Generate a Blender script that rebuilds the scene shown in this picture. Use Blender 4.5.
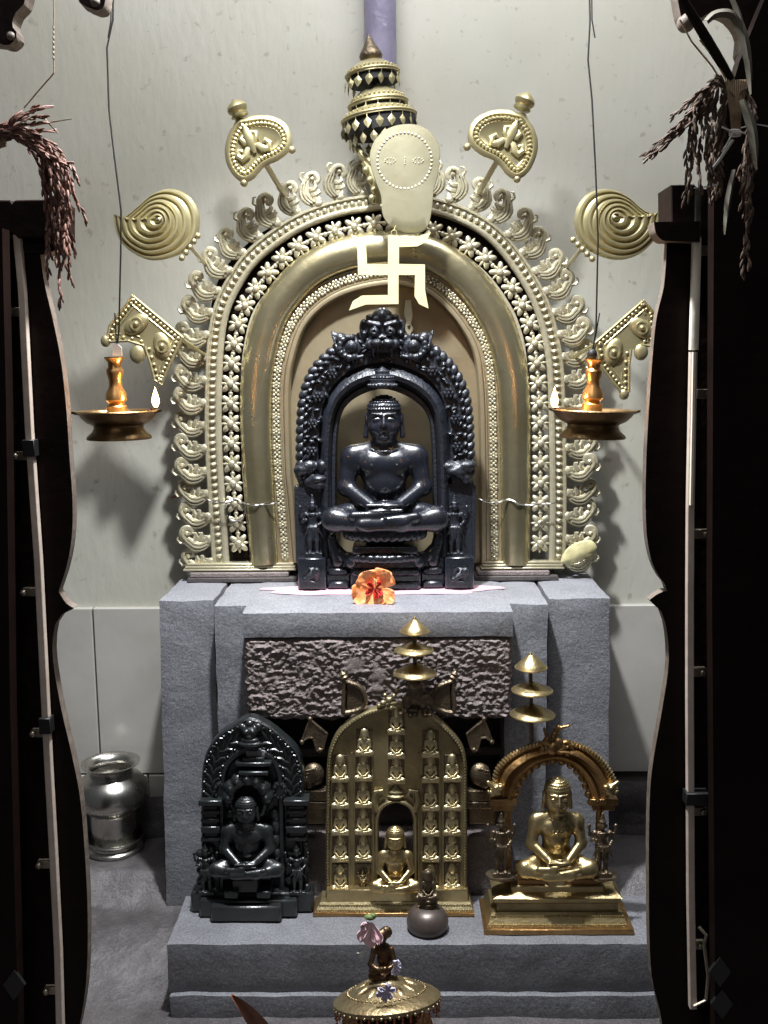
import bpy, math, random
import numpy as np
from mathutils import Vector, Matrix, noise
random.seed(7)
for o in list(bpy.data.objects): bpy.data.objects.remove(o)
SC = bpy.context.scene
COL = SC.collection
PI = math.pi
# ------------------------------------------------------------------ camera
CAM = (0.035, -2.163, 1.405); YAW, PIT, ROL = -0.0152, 0.1473, 0.0096; FPX = 1000.0
fw = Vector((math.sin(YAW)*math.cos(PIT), math.cos(YAW)*math.cos(PIT), -math.sin(PIT)))
r0 = Vector((math.cos(YAW), -math.sin(YAW), 0)); u0 = r0.cross(fw)
rv = math.cos(ROL)*r0 - math.sin(ROL)*u0; uv = math.sin(ROL)*r0 + math.cos(ROL)*u0
cd = bpy.data.cameras.new('camera'); cam = bpy.data.objects.new('camera', cd); COL.objects.link(cam)
cd.sensor_fit = 'HORIZONTAL'; cd.sensor_width = 36; cd.lens = 36*FPX/768
mw = Matrix((rv, uv, -fw)).transposed().to_4x4(); mw.translation = Vector(CAM); cam.matrix_world = mw
cd.clip_start = 0.02
SC.camera = cam
# ------------------------------------------------------------------ light
SC.view_settings.view_transform = 'Standard'; SC.view_settings.look = 'None'
SC.view_settings.gamma = 1; SC.view_settings.use_curve_mapping = False
SC.view_settings.exposure = 0.12
wd = bpy.data.worlds.new('world'); SC.world = wd; wd.use_nodes = True
wd.node_tree.nodes['Background'].inputs[0].default_value = (0.62, 0.66, 0.75, 1)
wd.node_tree.nodes['Background'].inputs[1].default_value = 0.085
def area(name, loc, aim, power, sx, sy, col):
    l = bpy.data.lights.new(name, 'AREA'); l.shape = 'RECTANGLE'; l.size = sx; l.size_y = sy
    l.energy = power; l.color = col
    o = bpy.data.objects.new(name, l); COL.objects.link(o); o.location = loc
    o.rotation_euler = (Vector(aim)-Vector(loc)).to_track_quat('-Z', 'Y').to_euler(); return o
sl = bpy.data.lights.new('shrine_lamp_light', 'SPOT'); sl.energy = 290; sl.color = (0.93, 0.96, 1.0); sl.spot_size = math.radians(104); sl.spot_blend = 1.0; sl.shadow_soft_size = 0.045
so = bpy.data.objects.new('shrine_lamp_light', sl); COL.objects.link(so); so.location = (-0.10, -0.50, 2.55)
so.rotation_euler = (Vector((0.0, -0.42, 0.9))-so.location).to_track_quat('-Z', 'Y').to_euler()
area('ceiling_fill_light', (0.1, -0.50, 3.0), (0.0, 0.05, 0.9), 38, 1.6, 0.6, (0.96, 0.97, 1.0))  # unseen fill, added in place of bounce from the ceiling
area('room_fill_light', (-0.5, -2.6, 2.9), (0.0, 0.0, 0.8), 3.0, 0.7, 0.7, (1.0, 0.93, 0.85))  # weak unseen fill added behind the camera

# ------------------------------------------------------------------ pixel -> world helpers (each thing gets its own real depth)
def ray(px, py): return fw + rv*((px-384)/FPX) - uv*((py-512)/FPX)
def W(px, py, Y):
    d = ray(px, py); t = (Y-CAM[1])/d.y; return Vector(CAM)+d*t
def mpp(px, py, Y): return (W(px+1, py, Y)-W(px, py, Y)).x
# ------------------------------------------------------------------ materials
def mat(name, base, rough=0.5, metal=0.0, var=0.0, vscale=8, bump=0.0, bscale=40, col2=None, spec=None, rvar=0.0, detail=5):
    m = bpy.data.materials.new(name); m.use_nodes = True; nt = m.node_tree; N = nt.nodes; L = nt.links
    b = N['Principled BSDF']; b.inputs['Base Color'].default_value = (*base, 1)
    b.inputs['Roughness'].default_value = rough; b.inputs['Metallic'].default_value = metal
    if spec is not None: b.inputs['Specular IOR Level'].default_value = spec
    tc = N.new('ShaderNodeTexCoord'); ge = N.new('ShaderNodeNewGeometry')
    if var or col2 or rvar:
        n = N.new('ShaderNodeTexNoise'); n.inputs['Scale'].default_value = vscale; n.inputs['Detail'].default_value = detail
        n.inputs['Roughness'].default_value = 0.65
        L.new(ge.outputs['Position'], n.inputs['Vector'])
        cr = N.new('ShaderNodeValToRGB'); cr.color_ramp.elements[0].position = 0.32; cr.color_ramp.elements[1].position = 0.68
        c2 = col2 or tuple(c*(1-var) for c in base)
        cr.color_ramp.elements[0].color = (*c2, 1); cr.color_ramp.elements[1].color = (*base, 1)
        L.new(n.outputs['Fac'], cr.inputs['Fac']); L.new(cr.outputs['Color'], b.inputs['Base Color'])
        if rvar:
            mr = N.new('ShaderNodeMapRange'); mr.inputs['To Min'].default_value = rough+rvar; mr.inputs['To Max'].default_value = max(0.05, rough-rvar)
            L.new(n.outputs['Fac'], mr.inputs['Value']); L.new(mr.outputs['Result'], b.inputs['Roughness'])
    if bump:
        n2 = N.new('ShaderNodeTexNoise'); n2.inputs['Scale'].default_value = bscale; n2.inputs['Detail'].default_value = 6
        L.new(ge.outputs['Position'], n2.inputs['Vector'])
        bp = N.new('ShaderNodeBump'); bp.inputs['Strength'].default_value = bump; bp.inputs['Distance'].default_value = 0.01
        L.new(n2.outputs['Fac'], bp.inputs['Height']); L.new(bp.outputs['Normal'], b.inputs['Normal'])
    return m
M = {}
M['silverbrass'] = mat('pale stamped brass', (0.60, 0.555, 0.40), 0.42, 0.6, col2=(0.46, 0.42, 0.29), vscale=14, bump=0.15, bscale=90, rvar=0.06)
M['roll'] = mat('old sheet brass', (0.60, 0.54, 0.35), 0.30, 0.9, col2=(0.42, 0.36, 0.20), vscale=9, bump=0.12, bscale=30, rvar=0.1)
M['gilt'] = mat('gilded sheet', (0.52, 0.46, 0.26), 0.40, 0.75, col2=(0.42, 0.37, 0.20), vscale=12, bump=0.04, bscale=60)
M['swastika'] = mat('bright brass sheet', (0.88, 0.80, 0.46), 0.42, 0.55, col2=(0.80, 0.70, 0.38), vscale=14, bump=0.06, bscale=60)
M['plate'] = mat('dull brass back sheet', (0.50, 0.42, 0.27), 0.42, 0.7, col2=(0.36, 0.29, 0.18), vscale=7, bump=0.1, bscale=25, rvar=0.08)
M['brass'] = mat('polished idol brass', (0.56, 0.45, 0.24), 0.34, 0.92, col2=(0.42, 0.325, 0.155), vscale=30, bump=0.12, bscale=140, rvar=0.06)
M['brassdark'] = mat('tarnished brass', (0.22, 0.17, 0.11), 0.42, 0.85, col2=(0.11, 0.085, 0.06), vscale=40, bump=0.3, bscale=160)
M['brassplq'] = mat('plaque brass', (0.40, 0.34, 0.19), 0.42, 0.8, col2=(0.25, 0.20, 0.11), vscale=16, bump=0.15, bscale=110, rvar=0.06)
M['bronze'] = mat('reddish bronze', (0.45, 0.28, 0.12), 0.36, 0.95, col2=(0.30, 0.17, 0.07), vscale=40, bump=0.2, bscale=150)
M['lampbrass'] = mat('lamp bronze', (0.28, 0.18, 0.08), 0.38, 0.9, col2=(0.17, 0.10, 0.045), vscale=25, bump=0.15, bscale=80)
M['lampstem'] = mat('copper lamp stem', (0.85, 0.48, 0.18), 0.3, 0.95)
M['black'] = mat('polished black stone', (0.012, 0.014, 0.021), 0.27, 0.0, col2=(0.006, 0.007, 0.011), vscale=35, bump=0.06, bscale=170, spec=0.95, rvar=0.10)
M['black2'] = mat('carved black stone', (0.018, 0.021, 0.029), 0.38, 0.0, col2=(0.007, 0.008, 0.012), vscale=60, bump=0.3, bscale=150, spec=0.7, rvar=0.12)
M['black3'] = mat('dark oiled stone', (0.016, 0.019, 0.020), 0.32, 0.0, col2=(0.008, 0.010, 0.010), vscale=50, bump=0.12, bscale=150, spec=0.8, rvar=0.10)
M['steel'] = mat('worn steel', (0.62, 0.60, 0.55), 0.27, 1.0, col2=(0.50, 0.48, 0.43), vscale=14, bump=0.06, bscale=50, rvar=0.08)
M['wood'] = mat('dark wood', (0.012, 0.0055, 0.004), 0.55, 0.0, col2=(0.006, 0.003, 0.002), vscale=12, bump=0.15, bscale=40, spec=0.1)
M['woodedge'] = mat('lit grey wood edge', (0.19, 0.155, 0.125), 0.6, 0.0, col2=(0.10, 0.075, 0.06), vscale=30, bump=0.2, bscale=80)  # paler than the boards: light on their edges is put into the colour
M['batten'] = mat('pale batten', (0.66, 0.55, 0.46), 0.55, 0.0, col2=(0.50, 0.40, 0.32), vscale=10, bump=0.1)
M['batten2'] = mat('whitish batten', (0.85, 0.82, 0.68), 0.5, 0.0, col2=(0.7, 0.6, 0.46), vscale=6, bump=0.1)
M['clip'] = mat('galvanised clip', (0.30, 0.25, 0.19), 0.35, 0.8)
M['tape'] = mat('black tape', (0.008, 0.008, 0.008), 0.5)
M['wire'] = mat('iron wire', (0.02, 0.018, 0.015), 0.5, 0.5)
M['soot_and_shade'] = mat('soot_and_shade', (0.006, 0.005, 0.005), 0.6)  # soot on the lamps; also the black painted as shade inside the canopy
M['grain'] = mat('reddish brown rice husk', (0.22, 0.10, 0.065), 0.7, 0.0, col2=(0.09, 0.045, 0.035), vscale=90)
M['grain2'] = mat('dark dry rice husk', (0.115, 0.068, 0.04), 0.75, 0.0, col2=(0.05, 0.03, 0.02), vscale=90)
M['straw'] = mat('dry straw', (0.32, 0.22, 0.12), 0.7, 0.0, col2=(0.18, 0.12, 0.07), vscale=60)
M['leafblade'] = mat('dry leaf blade', (0.16, 0.14, 0.10), 0.7, 0.0, col2=(0.08, 0.07, 0.05), vscale=20)
M['string'] = mat('white thread', (0.7, 0.68, 0.62), 0.8)
M['pole'] = mat('violet painted pole', (0.24, 0.22, 0.30), 0.35, 0.0, col2=(0.18, 0.165, 0.235), vscale=12, bump=0.3, bscale=40)
M['petal'] = mat('orange hibiscus petal', (0.92, 0.28, 0.07), 0.55, 0.0, col2=(0.95, 0.45, 0.20), vscale=55, bump=0.25, bscale=90)
M['petalred'] = mat('red throat', (0.60, 0.03, 0.02), 0.55)
M['stamen'] = mat('yellow stamen', (0.95, 0.65, 0.30), 0.6)
M['pink'] = mat('pink powder', (0.72, 0.42, 0.52), 0.9, 0.0, col2=(0.60, 0.38, 0.46), vscale=30, bump=0.2, bscale=120)
M['pinkpetal'] = mat('pink petal', (0.88, 0.66, 0.66), 0.6, 0.0, col2=(0.80, 0.45, 0.50), vscale=30)
M['sepal'] = mat('green sepal', (0.11, 0.15, 0.04), 0.6)
M['lilac'] = mat('lilac petal', (0.56, 0.52, 0.66), 0.6)
M['brownleaf'] = mat('brown dry leaf', (0.25, 0.10, 0.05), 0.55, 0.0, col2=(0.14, 0.05, 0.03), vscale=30, bump=0.2)
M['greyseat'] = mat('grey brown metal dome', (0.13, 0.105, 0.095), 0.38, 0.5, col2=(0.09, 0.07, 0.06), vscale=30)
M['redmark'] = mat('red kumkum', (0.35, 0.04, 0.02), 0.8)
M['waxleaf'] = mat('pale yellow leaf', (0.62, 0.56, 0.30), 0.5, 0.0, col2=(0.45, 0.40, 0.20), vscale=40, bump=0.2)
M['reddisc'] = mat('reddish enamel', (0.40, 0.14, 0.07), 0.4, 0.6)
M['lidbrass'] = mat('tarnished lid brass', (0.42, 0.35, 0.20), 0.38, 0.85, col2=(0.24, 0.17, 0.09), vscale=45, bump=0.2, bscale=120, rvar=0.08)
M['darkbronze'] = mat('dark worn bronze', (0.16, 0.10, 0.055), 0.34, 0.85, col2=(0.06, 0.035, 0.02), vscale=60, bump=0.2, bscale=150)
M['dullgilt'] = mat('dull pale brass sheet', (0.27, 0.25, 0.165), 0.45, 0.5, col2=(0.22, 0.20, 0.125), vscale=14, bump=0.04, bscale=60)
M['knob'] = mat('pale lug metal', (0.36, 0.32, 0.29), 0.35)

def emis(name, col, s):
    m = bpy.data.materials.new(name); m.use_nodes = True; b = m.node_tree.nodes['Principled BSDF']
    b.inputs['Base Color'].default_value = (1, 0.6, 0.2, 1)
    b.inputs['Emission Color'].default_value = (*col, 1); b.inputs['Emission Strength'].default_value = s; return m
M['flame'] = emis('flame', (1.0, 0.62, 0.28), 14)

def stone_mat(name, a, b_, speck=0.5, bump=0.4, bscale=60, rough=0.6):
    m = bpy.data.materials.new(name); m.use_nodes = True; nt = m.node_tree; N = nt.nodes; L = nt.links
    b = N['Principled BSDF']; b.inputs['Roughness'].default_value = rough
    ge = N.new('ShaderNodeNewGeometry')
    n = N.new('ShaderNodeTexNoise'); n.inputs['Scale'].default_value = 7; n.inputs['Detail'].default_value = 8; n.inputs['Roughness'].default_value = 0.75
    f = N.new('ShaderNodeTexNoise'); f.inputs['Scale'].default_value = 260; f.inputs['Detail'].default_value = 3
    L.new(ge.outputs['Position'], n.inputs['Vector']); L.new(ge.outputs['Position'], f.inputs['Vector'])
    cr = N.new('ShaderNodeValToRGB'); e = cr.color_ramp.elements; e[0].position = 0.3; e[1].position = 0.7
    e[0].color = (*b_, 1); e[1].color = (*a, 1); L.new(n.outputs['Fac'], cr.inputs['Fac'])
    c2 = N.new('ShaderNodeValToRGB'); e = c2.color_ramp.elements; e[0].position = 0.35; e[1].position = 0.65
    e[0].color = (1-speck, 1-speck, 1-speck, 1); e[1].color = (1+speck*0.3,)*3+(1,); L.new(f.outputs['Fac'], c2.inputs['Fac'])
    mx = N.new('ShaderNodeMix'); mx.data_type = 'RGBA'; mx.blend_type = 'MULTIPLY'; mx.inputs[0].default_value = 1
    L.new(cr.outputs['Color'], mx.inputs[6]); L.new(c2.outputs['Color'], mx.inputs[7]); L.new(mx.outputs[2], b.inputs['Base Color'])
    n2 = N.new('ShaderNodeTexNoise'); n2.inputs['Scale'].default_value = bscale; n2.inputs['Detail'].default_value = 8; n2.inputs['Roughness'].default_value = 0.7
    L.new(ge.outputs['Position'], n2.inputs['Vector'])
    bp = N.new('ShaderNodeBump'); bp.inputs['Strength'].default_value = bump; bp.inputs['Distance'].default_value = 0.006
    L.new(n2.outputs['Fac'], bp.inputs['Height']); L.new(bp.outputs['Normal'], b.inputs['Normal'])
    return m
M['granite'] = stone_mat('grey blue dressed stone', (0.29, 0.293, 0.315), (0.19, 0.192, 0.21), 0.35)
M['granite2'] = stone_mat('grey step stone', (0.215, 0.217, 0.232), (0.13, 0.13, 0.142), 0.35, rough=0.5)
M['rough'] = stone_mat('rough chiselled stone', (0.30, 0.25, 0.235), (0.19, 0.155, 0.145), 0.35, bump=0.8, bscale=110, rough=0.7)
M['rock'] = stone_mat('dark rock floor', (0.15, 0.135, 0.135), (0.045, 0.04, 0.042), 0.3, bump=1.0, bscale=22, rough=0.38)
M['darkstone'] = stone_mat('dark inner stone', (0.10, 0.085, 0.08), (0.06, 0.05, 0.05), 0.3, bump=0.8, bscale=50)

def wall_mat():
    m = bpy.data.materials.new('glossy cream wall paint'); m.use_nodes = True; nt = m.node_tree; N = nt.nodes; L = nt.links
    b = N['Principled BSDF']; b.inputs['Roughness'].default_value = 0.36; b.inputs['Specular IOR Level'].default_value = 0.5
    ge = N.new('ShaderNodeNewGeometry')
    n = N.new('ShaderNodeTexNoise'); n.inputs['Scale'].default_value = 2.6; n.inputs['Detail'].default_value = 9; n.inputs['Roughness'].default_value = 0.6
    L.new(ge.outputs['Position'], n.inputs['Vector'])
    cr = N.new('ShaderNodeValToRGB'); e = cr.color_ramp.elements; e[0].position = 0.3; e[1].position = 0.72
    e[0].color = (0.42, 0.405, 0.335, 1); e[1].color = (0.49, 0.48, 0.425, 1); L.new(n.outputs['Fac'], cr.inputs['Fac'])
    s = N.new('ShaderNodeTexNoise'); s.inputs['Scale'].default_value = 45; s.inputs['Detail'].default_value = 4
    L.new(ge.outputs['Position'], s.inputs['Vector'])
    c2 = N.new('ShaderNodeValToRGB'); e = c2.color_ramp.elements; e[0].position = 0.26; e[1].position = 0.36
    e[0].color = (0.72, 0.70, 0.66, 1); e[1].color = (1, 1, 1, 1); L.new(s.outputs['Fac'], c2.inputs['Fac'])
    mx = N.new('ShaderNodeMix'); mx.data_type = 'RGBA'; mx.blend_type = 'MULTIPLY'; mx.inputs[0].default_value = 1
    L.new(cr.outputs['Color'], mx.inputs[6]); L.new(c2.outputs['Color'], mx.inputs[7]); L.new(mx.outputs[2], b.inputs['Base Color'])
    mp = N.new('ShaderNodeMapping'); mp.inputs['Scale'].default_value = (60, 1, 22)
    L.new(ge.outputs['Position'], mp.inputs['Vector'])
    n2 = N.new('ShaderNodeTexNoise'); n2.inputs['Scale'].default_value = 1.0; n2.inputs['Detail'].default_value = 5
    L.new(mp.outputs['Vector'], n2.inputs['Vector'])
    bp = N.new('ShaderNodeBump'); bp.inputs['Strength'].default_value = 0.35; bp.inputs['Distance'].default_value = 0.004
    L.new(n2.outputs['Fac'], bp.inputs['Height']); L.new(bp.outputs['Normal'], b.inputs['Normal'])
    return m
M['wall'] = wall_mat()
M['tile'] = mat('glazed tile', (0.46, 0.44, 0.40), 0.22, 0.0, col2=(0.36, 0.34, 0.30), vscale=3.0, bump=0.08, bscale=12, detail=9)
M['grout'] = mat('grout', (0.10, 0.09, 0.08), 0.8)

# ------------------------------------------------------------------ object helpers
ORG = {}
def tag(o, label, cat, group=None, kind=None):
    if label: o['label'] = label
    if cat: o['category'] = cat
    if group: o['group'] = group
    if kind: o['kind'] = kind
    return o
def thing(name, loc, label, cat, group=None):
    o = bpy.data.objects.new(name, None); COL.objects.link(o); o.location = loc; o.empty_display_size = 0.03
    ORG[o.name] = Vector(loc); return tag(o, label, cat, group)
def link(name, me, parent=None, origin=None, m=None, smooth=True):
    """world-space mesh -> object with its origin at the parent's origin (or the given one)"""
    org = Vector(origin) if origin is not None else (ORG[parent.name].copy() if parent else Vector((0, 0, 0)))
    me.transform(Matrix.Translation(-org))
    o = bpy.data.objects.new(name, me); COL.objects.link(o)
    if parent:
        o.parent = parent; o.location = org-ORG[parent.name]
    else: o.location = org
    ORG[o.name] = org
    if m: me.materials.append(m if not isinstance(m, str) else M[m])
    if smooth: smooth_mesh(me)
    return o
def smooth_mesh(me, ang=38):
    me.polygons.foreach_set('use_smooth', [True]*len(me.polygons))
    try: me.set_sharp_from_angle(angle=math.radians(ang))
    except Exception: pass
class MB:
    def __init__(s): s.v = []; s.f = []
    def add(s, v, f):
        b = len(s.v); s.v += [tuple(x) for x in v]; s.f += [tuple(i+b for i in q) for q in f]; return s
    def box(s, c, d, R=None):
        v = [Vector((x*d[0]/2, y*d[1]/2, z*d[2]/2)) for x in (-1, 1) for y in (-1, 1) for z in (-1, 1)]
        if R: v = [R @ p for p in v]
        return s.add([p+Vector(c) for p in v], [(0, 1, 3, 2), (4, 6, 7, 5), (0, 4, 5, 1), (2, 3, 7, 6), (0, 2, 6, 4), (1, 5, 7, 3)])
    def bb(s, x0, x1, y0, y1, z0, z1): return s.box(((x0+x1)/2, (y0+y1)/2, (z0+z1)/2), (x1-x0, y1-y0, z1-z0))
    def cbox(s, x0, x1, y0, y1, z0, z1, b=0.003):
        """box with chamfered edges"""
        P = []
        idx = {}
        X = (x0, x1); Y = (y0, y1); Z = (z0, z1)
        for i in (0, 1):
            for j in (0, 1):
                for k in (0, 1):
                    sx, sy, sz = (b, -b)[i], (b, -b)[j], (b, -b)[k]
                    for a, off in enumerate(((0, sy, sz), (sx, 0, sz), (sx, sy, 0))):
                        idx[i, j, k, a] = len(P); P.append((X[i]+off[0], Y[j]+off[1], Z[k]+off[2]))
        F = []
        for i in (0, 1): F.append([idx[i, 0, 0, 0], idx[i, 1, 0, 0], idx[i, 1, 1, 0], idx[i, 0, 1, 0]][::(-1 if i == 0 else 1)])
        for j in (0, 1): F.append([idx[0, j, 0, 1], idx[1, j, 0, 1], idx[1, j, 1, 1], idx[0, j, 1, 1]][::(1 if j == 0 else -1)])
        for k in (0, 1): F.append([idx[0, 0, k, 2], idx[1, 0, k, 2], idx[1, 1, k, 2], idx[0, 1, k, 2]][::(-1 if k == 0 else 1)])
        for j in (0, 1):
            for k in (0, 1): F.append([idx[0, j, k, 1], idx[1, j, k, 1], idx[1, j, k, 2], idx[0, j, k, 2]])
        for i in (0, 1):
            for k in (0, 1): F.append([idx[i, 0, k, 0], idx[i, 1, k, 0], idx[i, 1, k, 2], idx[i, 0, k, 2]])
        for i in (0, 1):
            for j in (0, 1): F.append([idx[i, j, 0, 0], idx[i, j, 1, 0], idx[i, j, 1, 1], idx[i, j, 0, 1]])
        for i in (0, 1):
            for j in (0, 1):
                for k in (0, 1): F.append([idx[i, j, k, 0], idx[i, j, k, 1], idx[i, j, k, 2]])
        return s.add(P, F)
    def tube(s, path, rad, seg=8, flat=1.0, cap=True):
        """tube through points; flat squeezes it along Y"""
        n = len(path); P = [Vector(p) for p in path]
        if not hasattr(rad, '__len__'): rad = [rad]*n
        vs = []; fs = []; prev = None
        for i in range(n):
            t = (P[min(i+1, n-1)]-P[max(i-1, 0)]).normalized()
            if prev is None:
                a = Vector((0, 1, 0)) if abs(t.y) < 0.9 else Vector((1, 0, 0))
            else: a = prev
            a = (a-t*a.dot(t)).normalized(); b = t.cross(a); prev = a
            for k in range(seg):
                th = 2*PI*k/seg; vs.append(P[i]+(a*math.cos(th)*flat+b*math.sin(th))*rad[i])
        for i in range(n-1):
            for k in range(seg):
                k2 = (k+1) % seg; fs.append((i*seg+k, i*seg+k2, (i+1)*seg+k2, (i+1)*seg+k))
        if cap: fs.append(tuple(range(seg))[::-1]); fs.append(tuple(range((n-1)*seg, n*seg)))
        return s.add(vs, fs)
    def lathe(s, c, prof, seg=28, axis=None, sq=(1, 1)):
        """prof: (radius, height) pairs from bottom to top"""
        R = Vector((0, 0, 1)).rotation_difference(Vector(axis)).to_matrix() if axis is not None else Matrix.Identity(3)
        c = Vector(c); vs = []; fs = []; n = len(prof)
        for r, h in prof:
            for k in range(seg):
                th = 2*PI*k/seg; vs.append(c+R @ Vector((r*math.cos(th)*sq[0], r*math.sin(th)*sq[1], h)))
        for i in range(n-1):
            for k in range(seg):
                k2 = (k+1) % seg; fs.append((i*seg+k, i*seg+k2, (i+1)*seg+k2, (i+1)*seg+k))
        if prof[0][0] > 1e-6: fs.append(tuple(range(seg))[::-1])
        if prof[-1][0] > 1e-6: fs.append(tuple(range((n-1)*seg, n*seg)))
        return s.add(vs, fs)
    def ell(s, c, r, R=None, seg=10, rings=7):
        c = Vector(c); r = r if hasattr(r, '__len__') else (r, r, r); vs = []; fs = []
        pts = [Vector((0, 0, -1))]
        for i in range(1, rings):
            ph = -PI/2+PI*i/rings
            for k in range(seg): pts.append(Vector((math.cos(ph)*math.cos(2*PI*k/seg), math.cos(ph)*math.sin(2*PI*k/seg), math.sin(ph))))
        pts.append(Vector((0, 0, 1)))
        for p in pts:
            q = Vector((p.x*r[0], p.y*r[1], p.z*r[2]))
            if R: q = R @ q
            vs.append(c+q)
        for k in range(seg):
            k2 = (k+1) % seg; fs.append((0, 1+k2, 1+k)); fs.append((len(pts)-1, len(pts)-1-seg+k, len(pts)-1-seg+k2))
            for i in range(rings-2): a = 1+i*seg; fs.append((a+k, a+k2, a+seg+k2, a+seg+k))
        return s.add(vs, fs)
    def torus(s, c, R, r, axis=(0, 0, 1), seg=24, rs=8, sq=1.0):
        q = Vector((0, 0, 1)).rotation_difference(Vector(axis)).to_matrix(); c = Vector(c); vs = []; fs = []
        for i in range(seg):
            a = 2*PI*i/seg
            for k in range(rs):
                b = 2*PI*k/rs; vs.append(c+q @ Vector(((R+r*math.cos(b))*math.cos(a), (R+r*math.cos(b))*math.sin(a)*sq, r*math.sin(b))))
        for i in range(seg):
            for k in range(rs): i2 = (i+1) % seg; k2 = (k+1) % rs; fs.append((i*rs+k, i2*rs+k, i2*rs+k2, i*rs+k2))
        return s.add(vs, fs)
    def prism(s, pts, Yf, Yb, bev=0.0):
        """outline of world points (x, z) extruded from front Yf to back Yb"""
        n = len(pts); c = Vector((sum(p[0] for p in pts)/n, sum(p[1] for p in pts)/n))
        area_ = sum(pts[i][0]*pts[(i+1) % n][1]-pts[(i+1) % n][0]*pts[i][1] for i in range(n))
        if area_ < 0: pts = pts[::-1]
        vs = []; fs = []
        rings = [(0, Yb), (0, Yf)] if not bev else [(0, Yb), (0, Yf+bev), (bev, Yf)]
        for ins, Y in rings:
            for i in range(n):
                p = Vector(pts[i][:2]); a = Vector(pts[i-1][:2]); b = Vector(pts[(i+1) % n][:2])
                if ins:
                    t = (b-a); t = t.normalized() if t.length > 1e-9 else Vector((1, 0)); p = p+Vector((-t.y, t.x))*ins
                vs.append((p.x, Y, p.y))
        m = len(rings)
        for r in range(m-1):
            for i in range(n): j = (i+1) % n; fs.append((r*n+i, r*n+j, (r+1)*n+j, (r+1)*n+i))
        fs.append(tuple(range(n))); fs.append(tuple(range((m-1)*n, m*n))[::-1])
        return s.add(vs, fs)
    def pillow(s, pts, Y, prof, centre=None, back=0.003):
        """embossed sheet: rings shrink towards the centre; prof = (scale, raise) pairs"""
        n = len(pts); c = Vector(centre) if centre else Vector((sum(p[0] for p in pts)/n, sum(p[1] for p in pts)/n))
        vs = []; fs = []
        rr = [(1, -back)]+list(prof)
        for k, d in rr:
            for p in pts: q = c+(Vector(p[:2])-c)*k; vs.append((q.x, Y-d, q.y))
        m = len(rr)
        for r in range(m-1):
            for i in range(n): j = (i+1) % n; fs.append((r*n+i, r*n+j, (r+1)*n+j, (r+1)*n+i))
        fs.append(tuple(range(n))[::-1]); fs.append(tuple(range((m-1)*n, m*n)))
        return s.add(vs, fs)
    def emboss(s, pts, Y, prof, back=0.003):
        """embossed sheet whose rings follow the outline at a given inset (metres); prof = (inset, raise)"""
        n = len(pts); P = [Vector(p[:2]) for p in pts]
        if sum(P[i].x*P[(i+1) % n].y-P[(i+1) % n].x*P[i].y for i in range(n)) < 0: P = P[::-1]
        vs = []; fs = []; rr = [(0, -back)]+list(prof); cur = [p.copy() for p in P]; last = 0
        for ins, d in rr:
            step = ins-last; last = ins
            if abs(step) > 1e-9:
                for q in range(4):
                    nn = []
                    for i in range(n):
                        t = cur[(i+1) % n]-cur[i-1]; t = t.normalized() if t.length > 1e-9 else Vector((1, 0)); nn.append(Vector((-t.y, t.x)))
                    cur = [cur[i]+nn[i]*step/4 for i in range(n)]
                    cur = [cur[i]*0.8+(cur[i-1]+cur[(i+1) % n])*0.1 for i in range(n)]
            for p in cur: vs.append((p.x, Y-d, p.y))
        m = len(rr)
        for r in range(m-1):
            for i in range(n): j = (i+1) % n; fs.append((r*n+i, r*n+j, (r+1)*n+j, (r+1)*n+i))
        fs.append(tuple(range(n))[::-1]); fs.append(tuple(range((m-1)*n, m*n))); s.add(vs, fs)
        return cur
    def ribbon(s, A, B, prof, Y, closed=False):
        """band between px curves A (outer) and B (inner) standing in the plane Y; prof = closed loop of (s, forward)"""
        n = len(A); m = len(prof); vs = []; fs = []
        for a, b in zip(A, B):
            for t, d in prof:
                p = W(a[0]+(b[0]-a[0])*t, a[1]+(b[1]-a[1])*t, Y); vs.append((p.x, Y-d, p.z))
        for i in range(n-1):
            for k in range(m): k2 = (k+1) % m; fs.append((i*m+k, i*m+k2, (i+1)*m+k2, (i+1)*m+k))
        fs.append(tuple(range(m))); fs.append(tuple(range((n-1)*m, n*m))[::-1])
        return s.add(vs, fs)
    def mesh(s, name='m'):
        me = bpy.data.meshes.new(name); me.from_pydata(s.v, [], s.f); me.validate(); me.update()
        import bmesh
        bm = bmesh.new(); bm.from_mesh(me); bmesh.ops.recalc_face_normals(bm, faces=bm.faces[:]); bm.to_mesh(me); bm.free()
        return me
    def build(s, name, m, parent=None, origin=None, smooth=True): return link(name, s.mesh(name), parent, origin, m, smooth)

def spline(pts, n, closed=False):
    """Catmull-Rom through pts, n samples evenly spaced by length"""
    P = [Vector(p) for p in pts]; L = len(P); out = []
    segs = L if closed else L-1
    g = (lambda i: P[i % L]) if closed else (lambda i: P[max(0, min(L-1, i))])
    for i in range(segs):
        a, b, c, d = g(i-1), g(i), g(i+1), g(i+2)
        for k in range(12):
            t = k/12; out.append(0.5*((2*b)+(c-a)*t+(2*a-5*b+4*c-d)*t*t+(3*b-a-3*c+d)*t**3))
    out.append(g(segs) if not closed else P[0].copy())
    ls = [0]
    for i in range(1, len(out)): ls.append(ls[-1]+(out[i]-out[i-1]).length)
    T = ls[-1]; res = []; j = 0; cnt = n if closed else n-1
    for i in range(n):
        t = T*i/cnt
        while j < len(ls)-2 and ls[j+1] < t: j += 1
        d = ls[j+1]-ls[j]; res.append(out[j].lerp(out[j+1], (t-ls[j])/d if d > 1e-9 else 0))
    return res
def frames(c):
    """points with unit tangents and left-hand normals for a 2-D px curve"""
    r = []
    for i, p in enumerate(c):
        t = c[min(i+1, len(c)-1)]-c[max(i-1, 0)]; t = t.normalized(); r.append((p, t, Vector((t.y, -t.x))))
    return r
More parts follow.
